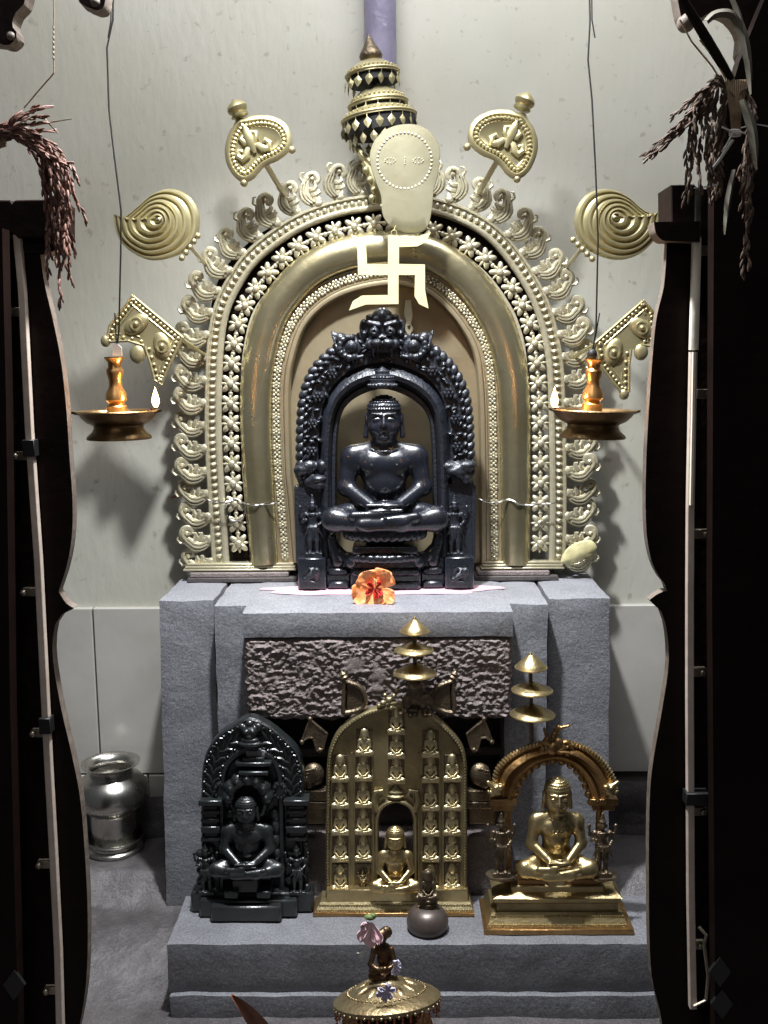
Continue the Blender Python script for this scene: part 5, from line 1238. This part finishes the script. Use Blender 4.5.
# ================================================================== metal pot on a ring stand
pot = thing('metal_pot', W(115, 852, 0.19), 'round bellied steel pot with flared rim, on the floor left of the altar', 'pot')
YO = 0.185; w = W(115, 847, YO); k = mpp(115, 820, YO); z0 = w.z+0.006
zb_ = z0-0.006+7.2*k
mb = MB(); H = lambda y: (844-y)*k*1.04
mb.lathe((w.x, YO, zb_), [(20.5*k, H(844)), (21.5*k, H(840)), (22*k, H(828)), (22.5*k, H(815)), (24*k, H(811)), (30*k, H(807)), (35*k, H(801)), (36.3*k, H(795)), (34.5*k, H(787)), (29*k, H(780.5)), (22*k, H(777)), (20.5*k, H(774)), (21*k, H(770)), (25*k, H(767.5)), (28*k, H(766)), (28.5*k, H(765)), (27*k, H(765)), (22*k, H(768)), (19.5*k, H(772)), (19.5*k, H(776)), (27*k, H(781)), (33*k, H(790)), (32*k, H(805)), (20*k, H(814)), (0, H(818))], 56)
mb.build('body', 'steel', pot)
MB().torus((w.x, YO, zb_+H(811.5)), 23.8*k, 1.0*k, (0, 0, 1), 48, 6).build('waist_band', 'steel', pot); MB().torus((w.x, YO, zb_+H(774.5)), 21*k, 1.1*k, (0, 0, 1), 48, 6).build('neck_band', 'steel', pot)
rs = thing('ring_stand', (w.x, YO, z0-0.012), 'low spool shaped steel ring stand under the steel pot', 'stand')
mb = MB(); mb.lathe((w.x, YO, z0-0.006), [(28*k, 0), (29*k, 1.2*k), (28*k, 3*k), (24.5*k, 5*k), (24.5*k, 7*k), (28*k, 10*k), (29*k, 12.5*k), (28.6*k, 13.5*k), (27.5*k, 12.5*k), (24.2*k, 8.5*k), (22.0*k, 6.8*k), (0, 6.7*k)], 56)
mb.torus((w.x, YO, z0-0.006+12.6*k), 28.6*k, 0.9*k, (0, 0, 1), 56, 6); mb.torus((w.x, YO, z0-0.006+1.6*k), 28.6*k, 1.1*k, (0, 0, 1), 56, 6)
mb.build('spool', 'steel', rs)

# ================================================================== hanging oil lamps
def hanging_lamp(cx, rim_y, x0, x1, spout, flame, stem, wire, label, tilt, group='hanging oil lamps'):
    Y = -0.34; k = mpp(cx, rim_y, Y)
    root = thing('hanging_oil_lamp', W(cx, rim_y+26, Y), label, 'oil lamp', group)
    c = W((x0+x1)/2, rim_y, Y); R = (x1-x0)/2*k; ax_ = Vector((math.sin(tilt), 0, math.cos(tilt)))
    mb = MB(); mb.lathe(c, [(R*0.80, -27*k), (R*0.82, -26*k), (R*0.80, -24*k), (R*0.66, -19*k), (R*0.62, -15*k), (R*0.64, -13*k), (R*0.80, -10*k), (R*0.93, -5*k), (R*1.0, -0.5*k), (R*1.06, 0.6*k), (R*1.04, 1.6*k), (R*0.96, 0.6*k), (R*0.88, -4*k), (R*0.6, -8*k), (0, -9*k)], 48, ax_)
    mb.build('bowl', 'lampbrass', root)
    sgn = 1 if spout[0] > cx else -1
    ux = Vector((math.cos(tilt), 0, -math.sin(tilt)))
    for d in (1, -1):   # two opposite wick lips
        mb = MB(); L = abs((spout[0] if d == sgn else spout[1])-(x0+x1)/2)*k
        o_ = c+ux*d*R*0.9
        e = c+ux*d*L
        mb.add([o_+Vector((0, -10*k, 0.4*k)), o_+Vector((0, 10*k, 0.4*k)), e+Vector((0, 3*k, 2.2*k)), e+Vector((0, -3*k, 2.2*k)), o_+Vector((0, -8*k, -3*k)), o_+Vector((0, 8*k, -3*k)), e+Vector((0, 2*k, 0)), e+Vector((0, -2*k, 0))],
               [(0, 1, 2, 3), (4, 7, 6, 5), (0, 3, 7, 4), (1, 5, 6, 2), (3, 2, 6, 7), (0, 4, 5, 1)]); mb.build('wick_lip', 'lampbrass', root)
    sy0, sy1, sx = stem; b = W(sx, sy0, Y); t = W(sx, sy1, Y); hh = (t-b).length; r = 10.5*k
    mb = MB(); mb.lathe(b, [(r*1.0, -2*k), (r*0.95, hh*0.03), (r*0.98, hh*0.10), (r*0.7, hh*0.16), (r*1.0, hh*0.22), (r*0.95, hh*0.34), (r*0.62, hh*0.46), (r*0.60, hh*0.58), (r*0.78, hh*0.70), (r*0.80, hh*0.76), (r*0.60, hh*0.82), (r*0.62, hh*0.90), (r*0.95, hh*0.98), (r*0.95, hh), (0, hh)], 26, ax_)
    mb.build('stem', 'lampstem', root)
    mb = MB(); tt = t+ax_*0.004
    if sgn > 0: mb.prism([(tt.x-4*k, tt.z-0.002), (tt.x+5*k, tt.z-0.002), (tt.x+5*k, tt.z+7*k), (tt.x+1*k, tt.z+11*k), (tt.x-3*k, tt.z+9*k)], Y-0.003, Y+0.003); mb.build('hanging_lug', 'knob', root)
    else: mb.ell(tt+Vector((0, 0, 2*k)), (5*k, 5*k, 6*k), None, 14, 10); mb.tube([tt, tt+Vector((4*k, 0, 14*k))], 0.0012, 6); mb.build('sooty_knob', 'soot_and_shade', root)
    pts = [W(x, y, Y) for x, y in wire]; pts = [tt+Vector((0, 0, 3*k))]+pts
    mb = MB(); mb.tube(pts, 0.0016, 6); mb.tube([pts[1]+Vector((-0.006*sgn, 0, 0.03)), pts[0]], 0.0012, 6)
    mb.tube([W(wire[-2][0]-5*sgn, wire[-2][1]+18, Y), W(wire[-2][0]-2*sgn, wire[-2][1], Y), W(wire[-1][0]-3*sgn, wire[-1][1], Y)], 0.0012, 6)
    mb.build('wire_hanger', 'wire', root)
    f = W(flame[0], flame[1], Y)
    mb = MB(); mb.tube([f+Vector((-sgn*8*k, 0, -11*k)), f+Vector((0, 0, -9*k)), f+Vector((0, 0, -4*k))], 0.0018, 6); mb.build('wick', 'soot_and_shade', root)
    mb = MB(); mb.lathe(f+Vector((0, 0, -9*k)), [(0, 0), (2.0*k, 1.5*k), (3.6*k, 5*k), (3.8*k, 8*k), (2.8*k, 12*k), (1.2*k, 17*k), (0, 21*k)], 16); mb.build('flame', 'flame', root)
    l = bpy.data.lights.new('flame_light', 'POINT'); l.energy = 0.55; l.color = (1.0, 0.45, 0.15); l.shadow_soft_size = 0.008
    o = bpy.data.objects.new('flame_light', l); COL.objects.link(o); o.location = f+Vector((0, -0.012, 0.012))
hanging_lamp(117, 412, 79, 157, (162, 66), (155.5, 399), (412, 357, 117), [(119, 330), (121, 240), (121, 210), (113, 145), (109, 110), (107, 48), (113, 20), (114, -60)],
             'left hanging bronze oil lamp, flame on its right lip', -0.005)
hanging_lamp(592, 411, 553, 634, (549, 640), (554.5, 399), (409, 359, 592), [(596, 330), (598, 240), (596, 180), (592, 100), (588, 60), (590, 20), (588, -60)],
             'right hanging bronze oil lamp with sooty black knob, flame on its left lip', 0.03)

# ================================================================== carved wooden door frame with battens
YD = -0.50
def board(outline, Yf, depth, name, parent, mface, medge):
    pw = PX([(p.x, p.y) for p in outline], Yf); mb = MB(); mb.prism(pw, Yf, Yf+depth, 0.0)
    me = mb.mesh(); me.materials.append(M[mface]); me.materials.append(M[medge])
    for p in me.polygons:
        if len(p.vertices) == 4 and abs(p.normal.y) < 0.5: p.material_index = 1
    o = link(name, me, parent, None, None, smooth=False); return o
def cr(pts, n=60): return spline([Vector(p) for p in pts], n)
# left
ld = thing('carved_doorframe', W(40, 1024, YD), 'dark wooden doorframe at left with a wavy carved edge and a leaning pale batten', 'doorframe')
edge = cr([(40, 250), (44, 281), (53, 320), (61, 361), (66, 405), (69.4, 455), (72.5, 500), (72, 535), (67, 565), (59, 590)], 40)+cr([(59, 592), (66, 603), (74, 608)], 6)+cr([(73, 609), (60, 616), (54, 630), (53, 658), (60.7, 706), (71.5, 753), (80, 797), (84.6, 849), (87.6, 909), (87, 970), (82, 1013), (72, 1060), (66, 1120)], 44)
ol = edge+[Vector(p) for p in ((20, 1120), (20, 1000), (17, 700), (15, 400), (14, 236), (40, 236))]
board(ol, YD, 0.022, 'carved_board', ld, 'wood', 'woodedge')
ol = [Vector(p) for p in ((-60, 236), (20, 236), (27, 440), (38, 620), (48, 800), (58, 1024), (60, 1120), (-60, 1120))]
board(ol, YD+0.05, 0.03, 'rear_board', ld, 'wood', 'wood')
ol = [Vector(p) for p in ((-60, 228), (2, 228), (6, 400), (10, 700), (18, 1024), (18, 1120), (-60, 1120))]
board(ol, YD-0.06, 0.03, 'outer_post', ld, 'wood', 'wood')
mb = MB(); cap = [(-60, 200), (10, 200), (12, 203), (15, 200), (57, 199), (59, 201), (59, 232), (52, 237), (18, 238), (14, 234), (-60, 234)]
mb.prism(PX(cap, YD-0.02), YD-0.02, YD+0.06, 0.002); mb.build('cap_block', 'wood', ld, smooth=False)
lip = cr([(14, 236), (50, 234), (58, 235), (60, 240), (57, 249), (48, 253), (40, 255), (38, 252)], 24)+[Vector((14, 252))]
board(lip, YD-0.005, 0.04, 'curled_lip', ld, 'wood', 'woodedge')
def batten(c, wd, Y, parent, m):
    mb = MB(); A_ = [Vector((x-wd/2, y)) for x, y in c]; B_ = [Vector((x+wd/2, y)) for x, y in c]
    mb.ribbon(A_, B_, [(0, -0.008), (0, 0.003), (0.1, 0.004), (0.9, 0.004), (1, 0.003), (1, -0.008)], Y); return mb.build('batten', m, parent)
batten([(17, 235), (22, 290), (29, 430), (38, 560), (42, 640), (48, 760), (53, 850), (58, 950), (61, 1060)], 7, YD-0.012, ld, 'batten')
for x, y in ((10, 312), (17, 456), (25, 592), (34, 733), (40, 864), (47, 990)):
    mb = MB(); a = W(x, y, YD-0.006); mb.cbox(a.x-0.004, a.x+0.022, YD-0.010, YD+0.004, a.z-0.007, a.z+0.007, 0.001); mb.ell((a.x, YD-0.012, a.z), (0.006, 0.006, 0.006), None, 10, 7); mb.build('clip', 'clip', ld)
for x, y in ((30, 448), (46, 725)):
    mb = MB(); a = W(x, y, YD-0.014); mb.cbox(a.x-0.010, a.x+0.010, YD-0.022, YD, a.z-0.014, a.z+0.014, 0.001); mb.build('tape_band', 'tape', ld)
def diamond(cx, cy, Y, parent):
    mb = MB(); mb.prism(PX([(cx, cy-15), (cx+11, cy), (cx, cy+15), (cx-11, cy)], Y), Y-0.001, Y+0.006, 0.0); mb.build('diamond_hole_shade', 'tape', parent, smooth=False)  # flat dark diamond painting the shade of a cut hole
diamond(14, 985, YD-0.062, ld)
# right
rd = thing('carved_doorframe', W(700, 1024, YD), 'dark wooden doorframe at right with a wavy carved edge and an upright whitish batten', 'doorframe')
edge = cr([(667, 240), (664, 285), (655.6, 324), (649.5, 400), (646, 467), (646, 524), (650, 555), (658, 575), (668, 588), (667, 591)], 40)+cr([(664, 591), (656, 595), (649.5, 600)], 5)+cr([(652, 603), (661, 611), (667, 632), (668.5, 665), (662, 710), (653, 762), (649.7, 800), (648.8, 880), (651, 970), (662, 1024), (668, 1120)], 44)
ol = edge+[Vector(p) for p in ((700, 1120), (702, 700), (700, 236), (672, 236))]
board(ol, YD, 0.022, 'carved_board', rd, 'wood', 'woodedge')
ol = [Vector(p) for p in ((688, 200), (760, 200), (760, 1120), (686, 1120))]
board(ol, YD+0.05, 0.03, 'rear_board', rd, 'wood', 'wood')
ol = [Vector(p) for p in ((714, 180), (722, 120), (740, 60), (760, 10), (790, -60), (900, -60), (900, 1120), (716, 1120), (712, 600))]
board(ol, YD-0.06, 0.03, 'outer_post', rd, 'wood', 'wood')
mb = MB(); mb.prism(PX([(671, 185), (694, 184), (700, 189), (730, 186), (730, 238), (672, 238)], YD-0.02), YD-0.02, YD+0.06, 0.002); mb.build('cap_block', 'wood', rd, smooth=False)
lip = [Vector(p) for p in ((700, 221), (654, 222))]+cr([(654, 223), (656, 233), (662, 240), (669, 241)], 12)+[Vector((700, 242))]
board(lip, YD-0.025, 0.04, 'curled_lip', rd, 'wood', 'woodedge')
batten([(697.5, 188), (696.5, 260), (694, 350)], 8, YD-0.016, rd, 'batten2')
batten([(693.5, 352), (692, 430), (690.5, 510), (690, 600), (690, 700), (690.5, 800), (691, 900), (693, 1008)], 7, YD-0.014, rd, 'batten')
batten([(693.8, 352), (692.5, 430), (691, 505)], 3, YD-0.020, rd, 'batten2')
for x, y in ((707, 250), (707, 394), (703, 534), (700, 672), (701, 811), (698, 945)):
    mb = MB(); a = W(x, y, YD-0.006); mb.cbox(a.x-0.016, a.x+0.010, YD-0.009, YD+0.004, a.z-0.008, a.z+0.008, 0.001); mb.ell((a.x+0.002, YD-0.011, a.z), (0.005, 0.005, 0.005), None, 10, 7); mb.build('clip', 'clip', rd)
mb = MB(); a = W(698, 798, YD-0.018); mb.cbox(a.x-0.022, a.x+0.018, YD-0.026, YD, a.z-0.011, a.z+0.011, 0.001); mb.build('tape_band', 'tape', rd)
mb = MB(); a, b_ = W(699, 927, YD-0.02), W(706, 1000, YD-0.02); mb.tube([a, W(706, 935, YD-0.025), W(704, 945, YD-0.02), W(708, 975, YD-0.02), b_, W(694, 1006, YD-0.02)], 0.003, 7); mb.build('loose_strap', 'clip', rd)
diamond(720, 972, YD-0.062, rd); diamond(722, 1004, YD-0.062, rd)
# carved scroll brackets hanging from the lintel
def bracket(pts, Y, label, knobs=()):
    a = W(*pts[0], Y); t = thing('lintel_bracket', (a.x, Y, a.z), label, 'bracket')
    board(cr(pts+[pts[0]], 60)[:-1], Y, 0.035, 'scroll', t, 'wood', 'woodedge')
    for x, y, r in knobs: MB().ell(W(x, y, Y+0.01), (r, r*1.4, r), None, 14, 10).build('knob', 'woodedge', t)
bracket([(-60, -40), (25, -40), (25, 0), (16, 12), (12, 25), (17, 33), (14, 41), (6, 46), (-2, 43), (-60, 30)], YD, 'dark carved scroll bracket in the top left corner', ((13, 38, 0.010),))
bracket([(76, -40), (106, -40), (105, 2), (98, 10), (90, 8), (84, 5), (78, -2)], YD, 'small tip of dark carved scroll at the top edge, beside the left lamp wire', ((97, 4, 0.011),))
bracket([(672, -40), (800, -40), (800, 60), (745, 60), (741, 32), (728, 15), (712, 12), (700, 18), (694, 14), (686, 22), (680, 12)], YD, 'dark carved scroll bracket in the top right corner', ((686, 23, 0.014),))

# ================================================================== rice ears tied to the frame
random.seed(21)
HUSK = {}
for key in ('grain', 'grain2'):
    q = MB(); q.ell((0, 0, 0), (0.0022, 0.0022, 0.0078), None, 6, 6); q.tube([(0, 0, 0.0075), (0, 0, 0.011)], [0.0004, 0.0001], 4); HUSK[key] = q
def ear(path, parent, m, Y, dens=1.0, start=0.25):
    c = spline([Vector(p) for p in path], 40); jy = random.uniform(-0.02, 0.02)
    P3 = []
    for i, p in enumerate(c):
        w = W(p.x, p.y, Y); P3.append(Vector((w.x, Y+jy*(i/40)+0.004*math.sin(i*0.5+jy*100), w.z)))
    mb = MB(); mb.tube(P3, [0.0011]*20+[0.0008]*20, 5)
    n = int(sum((P3[i+1]-P3[i]).length for i in range(39))*(1-start)/0.0060*dens)
    for k in range(n):
        f = start+(1-start)*k/n; i = min(38, int(f*39)); p = P3[i].lerp(P3[i+1], f*39-i); t = (P3[i+1]-P3[i]).normalized()
        side = Vector((random.uniform(-1, 1), random.uniform(-1, 1), random.uniform(-1, 1))); side = (side-t*side.dot(t)).normalized()
        d = (t+side*random.uniform(0.10, 0.32)).normalized(); R = Vector((0, 0, 1)).rotation_difference(d).to_matrix()
        s_ = random.uniform(0.85, 1.2); mb.ell(p+side*0.0016+d*0.004, (0.0020*s_, 0.0020*s_, 0.0070*s_), R, 6, 5)
    return mb.build('rice_ear', m, parent)
YG = YD-0.085
gl = thing('rice_ear_bundle', W(0, 140, YG), 'reddish brown bunch of ripe rice ears arching over the left doorframe', 'dried grain')
for k in range(26):
    f = k/25; pk = random.uniform(-8, 8)
    if k < 5: path = [(-30, 140), (2, 128+3*k), (22, 112+5*k), (50+random.uniform(-10, 4), 106+k*6)]
    else:
        f = (k-5)/20; ex = random.uniform(38, 56)+26*math.sin(f*PI); ey = random.uniform(175, 250)+ (30 if 50 < ex < 72 else 0)
        m_ = 30+(ex-30)*0.55; path = [(-30, 142+pk), (6, 130+pk*0.8), (24+8*f, 138+pk), (m_, 150+10*f+pk), (m_+(ex-m_)*0.7, 150+(ey-150)*0.5), (ex, ey)]
    ear(path, gl, 'grain', YG, 1.0, 0.22)
for path in ([(-20, 140), (20, 140), (44, 175), (58, 230), (62, 270), (65, 309)], [(-20, 136), (30, 140), (52, 180), (66, 230), (68, 262), (70, 285)], [(-20, 134), (34, 142), (62, 165), (74, 196), (84, 222)]):
    ear(path, gl, 'grain', YG, 1.0, 0.25)
mb = MB(); mb.tube([W(x, y, YG) for x, y in ((24, 108), (34, 96), (54, 73))], 0.0011, 5); mb.tube([W(x, y, YG) for x, y in ((30, 126), (52, 122), (72, 119))], [0.0016, 0.0012, 0.0005], 5); mb.tube([W(x, y, YG) for x, y in ((44, 118), (52, 127), (58, 133))], 0.001, 5); mb.build('bare_stalk', 'straw', gl)
mb = MB()
for k in range(9): mb.tube([W(-60, 150+k*2, YG), W(-20, 132+k*2.6, YG), W(6, 126+k*2.4, YG)], 0.0022, 6)
mb.build('stem_sheaf', 'straw', gl)
th = MB(); th.tube([W(54, 73, YG), W(53, 45, YG), W(54, 20, YG), W(52, -60, YG)], 0.0009, 5)
for k in range(7): p = W(53.5, 28+k*5, YG); th.ell(p, (0.0016, 0.0016, 0.003), None, 5, 4)
tag(th.build('hanging_thread', 'straw', origin=W(54, 73, YG)), 'thin brown knotted thread hanging down to the left rice bunch', 'thread')
gr = thing('rice_ear_bundle', W(733, 110, YG), 'dark dry bunch of rice ears tied with white thread on the right doorframe', 'dried grain')
tops = (728, 82)
for k in range(30):
    f = random.random()
    if k < 9:   # sprays to the left
        ex, ey = random.choice([(645, 158), (652, 155), (683, 152), (690, 100), (672, 118), (678, 52), (664, 138), (668, 132)]); ex += random.uniform(-3, 3); ey += random.uniform(-3, 3)
        path = [(732, 96), (718, 82+random.uniform(-4, 4)), (700, (82+ey)/2-6), (ex+14, ey-12), (ex, ey)]
    elif k < 21:
        ex = random.uniform(684, 722); ey = random.uniform(165, 205); path = [(734, 98), (720, 84), (ex+5, 100), (ex+random.uniform(-3, 3), 140), (ex+random.uniform(-4, 4), ey)]
    else:
        ex = random.uniform(736, 754); ey = random.uniform(190, 285) if k % 3 == 0 else random.uniform(165, 225); path = [(738, 96), (744, 90), (752, 110), (ex+4, 150), (ex, ey)]
    ear(path, gr, 'grain2', YG-0.03, 1.0, 0.2)
mb = MB()
for k in range(10): mb.tube([W(726+k*2.4, 80, YG-0.03), W(731+k*1.0, 112, YG-0.035), W(733+k*0.7, 132, YG-0.03)], 0.0022, 6)
mb.build('stem_sheaf', 'straw', gr)
mb = MB(); mb.tube([W(x, y, YG-0.03) for x, y in ((672, -20), (688, 8), (706, 38), (722, 64), (732, 80))], [0.006, 0.007, 0.008, 0.007, 0.005], 8, 0.5); mb.build('dark_stalk', 'wood', gr)
mb = MB(); mb.tube([W(x, y, YG-0.03) for x, y in ((680, 20), (692, 42), (712, 66), (722, 82))], 0.0014, 5); mb.tube([W(x, y, YG-0.03) for x, y in ((700, 40), (716, 60), (728, 84))], 0.0014, 5); mb.build('thin_stalk', 'straw', gr)
for pts, wd in (([(706, 22), (716, 14), (732, 15), (742, 32), (748, 62), (750, 95)], 5), ([(728, -8), (736, 8), (741, 26), (747, 60)], 3), ([(734, 170), (728, 200), (724, 235)], 3), ([(742, 100), (752, 130), (756, 170)], 5)):
    c = cr(pts, 24); n = len(c); A_ = []; B_ = []
    for i, (p, t, nn) in enumerate(frames(c)):
        ww = wd*math.sin(PI*min(1, 0.15+0.85*i/(n-1)))**0.7+0.2; A_.append(p+nn*ww); B_.append(p-nn*ww)
    mb = MB(); mb.ribbon(A_, B_, [(0, 0), (0.5, 0.006), (1, 0), (0.5, 0.004)], YG-0.05); mb.build('leaf_blade', 'leafblade', gr)
mb = MB()
for a in range(3): mb.torus(W(735, 131+a*2, YG-0.03), 0.008, 0.0012, (0.1, 0, 1), 18, 5)
mb.tube([W(x, y, YG-0.042) for x, y in ((722, 127), (731, 131), (745, 133))], 0.0013, 5); mb.tube([W(x, y, YG-0.042) for x, y in ((733, 132), (728, 142), (722, 152))], 0.0013, 5)
mb.tube([W(x, y, YG-0.03) for x, y in ((733, 140), (718, 162), (708, 175))], 0.0025, 5)
mb.tube([W(x, y, YG-0.03) for x, y in ((694, 188), (712, 186), (718, 184))], 0.0014, 5); mb.tube([W(x, y, YG-0.03) for x, y in ((740, 128), (755, 124), (790, 130))], 0.001, 5); mb.build('binding_thread', 'string', gr)

# ================================================================== brass vessel in the foreground
YV = -0.62
LAX = Vector((-0.08, 0.34, 1)).normalized(); LR = Vector((0, 0, 1)).rotation_difference(LAX).to_matrix()
vs_ = thing('lidded_brass_vessel', W(387, 1024, YV), 'brass lidded vessel with beaded fringe and a tiny figure on its lid, foreground centre', 'vessel')
k = mpp(387, 1000, YV); c = W(387, 999, YV)
mb = MB(); mb.lathe(c, [(53*k, -3*k), (54*k, -1*k), (54*k, 1*k), (50*k, 4*k), (42*k, 7*k), (38*k, 8*k), (36*k, 9.5*k), (26*k, 14*k), (16*k, 17*k), (14*k, 18*k), (13*k, 20*k), (0, 20*k)], 64, LAX); mb.build('lid', 'lidbrass', vs_)
mb = MB()
for i in range(52): a = 2*PI*i/52; mb.ell(c+LR @ Vector((39*k*math.cos(a), 39*k*math.sin(a), 8.2*k)), 1.5*k, None, 6, 4)
for i in range(12):
    a = 2*PI*i/12; R = LR @ Matrix.Rotation(a, 3, 'Z') @ Matrix.Rotation(0.42, 3, 'Y'); mb.ell(c+LR @ Vector((27*k*math.cos(a), 27*k*math.sin(a), 13*k)), (9*k, 4.2*k, 1.8*k), R, 10, 6)
mb.build('petal_relief', 'lidbrass', vs_)
z0 = 0.09
mb = MB(); hb = c.z-z0
mb.lathe((c.x, YV, z0), [(0.062, 0), (0.070, 0.004), (0.066, 0.02), (0.035, 0.05), (0.028, hb*0.38), (0.05, hb*0.48), (0.076, hb*0.66), (0.078, hb*0.80), (0.060, hb-0.04), (0.058, hb-0.022)], 48); mb.build('body', 'bronze', vs_)
mb = MB()
for i in range(40):
    a = 2*PI*i/40; p = c+LR @ Vector((52*k*math.cos(a), 52*k*math.sin(a), -2*k)); L = (10 if i % 2 else 15)*k
    mb.tube([p, p+Vector((0, 0, -L))], 0.0008, 4)
    for q in range(3 if i % 2 else 4): mb.ell(p+Vector((0, 0, -L*(q+1)/4)), 1.5*k, None, 6, 5)
fr3 = mb.build('bead_fringe', 'reddisc', vs_); fr3['kind'] = 'stuff'
mb = MB()
for i in range(40): a = 2*PI*(i+0.5)/40; mb.ell(c+LR @ Vector((53.5*k*math.cos(a), 53.5*k*math.sin(a), -3*k)), 1.7*k, None, 6, 5)
mb.build('rim_beads', 'lidbrass', vs_)
# seated figure knob on the lid
yk = 983
P = [ell((0, 0, 5), (10, 9, 7), 2), ell((-7, -5, 9), (5, 4, 4), 1.5), ell((7, -5, 8), (5, 4, 4), 1.5), rbox((0, 0, -2), (9, 8, 2), 1, 1), cone((-9, -6, 14), (2, -9, 17), 2.4, 2.2, 1)]
P += [ell((1, 1, 20), (6, 5, 9), 2), ell((0, 1, 28), (7, 4.6, 5), 2), ell((-1, 0, 38), (4.6, 4.8, 5.6), 1), ell((3, 2, 41), (5, 4, 4.6), 1.5), ell((-4, -1, 41), (3, 2.6, 2.6), 1)]
for s_ in (1, -1): P += [cone((s_*7, 0, 28), (s_*10, -4, 18), 2.6, 2.2, 1), cone((s_*10, -4, 18), (s_*2, -9, 15), 2.2, 1.8, 1)]
P += [ell((-1, -4.8, 38), (1, 1.2, 1.6), 0.3), ell((-3, -3.8, 39), (1.2, 1, 1), 0.3, True), ell((1.4, -3.8, 39), (1.2, 1, 1), 0.3, True)]
ob = place(carved(P, 0.7), 'figure_knob', 'darkbronze', vs_, 383, 983, YV+0.012, 1.22, 1.3)
def flower(name, cpx, pars, m, Y, label, cat, stem=None):
    w = W(*cpx, Y); t = thing(name, w, label, cat); kk = mpp(*cpx, Y)
    for i, (d, wd, L, cup) in enumerate(pars): petal(d, wd, 0.3, cup, t, m, 'petal', c=w, s=kk, Yc=Y, L=L, seed=i*2.1)
    return t, kk
pf, kk = flower('pink_bud', (372, 922), ((-95, 8, 26, 3), (-125, 7, 22, 5), (-70, 6, 22, 6), (200, 5, 12, 3)), 'pinkpetal', YV-0.012, 'drooping pale pink flower bud tucked against the tiny figure on the vessel lid', 'flower')
mb = MB(); w = W(370, 917, YV-0.012); mb.ell(w, (6*k, 4*k, 3*k), None, 10, 6); mb.ell(w+Vector((3*k, 0, 2*k)), (3*k, 3*k, 2*k), None, 8, 6); mb.build('sepal', 'sepal', pf)
mb = MB(); mb.tube([W(x, y, YV-0.02) for x, y in ((366, 940), (365, 948), (362, 953))], 0.0008, 5)
for dx, dy in ((-5, 0), (4, 2), (0, 4), (-3, 5), (4, -2)): mb.tube([W(362, 953, YV-0.02), W(362+dx, 953+dy, YV-0.02)], 0.0007, 4)
mb.build('stamen', 'string', pf)
lf_, kk = flower('lilac_blossom', (387, 990), ((200, 3, 12, 2), (160, 3, 10, 2), (80, 3, 9, 2), (20, 3, 9, 2), (-60, 3, 10, 2), (-110, 3, 12, 2)), 'lilac', YV-0.062, 'small lilac star flower lying on the front of the vessel lid', 'flower')
lf2, kk = flower('lilac_petal', (394, 966), ((60, 5, 9, 2), (-30, 4, 8, 2), (-80, 4, 9, 2)), 'lilac', YV-0.022, 'crumpled lilac petals beside the base of the tiny lid figure', 'flower')
# brown leaf poking up at the bottom edge
YQ = -0.66; dl = thing('brown_leaf', W(250, 1040, YQ), 'curled brown dry leaf at the bottom edge, left of the vessel', 'leaf')
c = cr([(232, 994), (240, 1003), (250, 1016), (262, 1034), (280, 1070)], 24); A_ = []; B_ = []
for i, (p, t, nn) in enumerate(frames(c)): ww = 1+11*math.sin(PI*min(1, i/26))**0.8; A_.append(p+nn*ww); B_.append(p-nn*ww*0.5)
mb = MB(); mb.ribbon(A_, B_, [(0, 0.004), (0.5, 0.0), (1, 0.006), (0.5, -0.0015)], YQ); mb.build('blade', 'brownleaf', dl)
mb = MB(); mb.tube([Vector((W(p.x, p.y, YQ).x, YQ-0.001, W(p.x, p.y, YQ).z)) for p in c], 0.0012, 6); mb.tube([W(280, 1070, YQ), Vector((W(286, 1100, YQ).x, YQ, 0.095))], 0.0016, 6); mb.build('midrib', 'brownleaf', dl)
# red finger marks on the wall
mb = MB()
for y, x0, x1 in ((491, 173, 186), (496, 171, 188)):
    a, b_ = W(x0, y+1.5, WY), W(x1, y-1, WY); mb.tube([(a.x, WY-0.0005, a.z), ((a.x+b_.x)/2, WY-0.001, (a.z+b_.z)/2), (b_.x, WY-0.0005, b_.z)], [0.0015, 0.0026, 0.001], 6, 0.4)
m_ = mb.build('kumkum_mark', 'redmark', origin=W(180, 494, WY)); m_['kind'] = 'stuff'; tag(m_, 'pair of short red powder streaks on the wall left of the brass arch', 'mark')
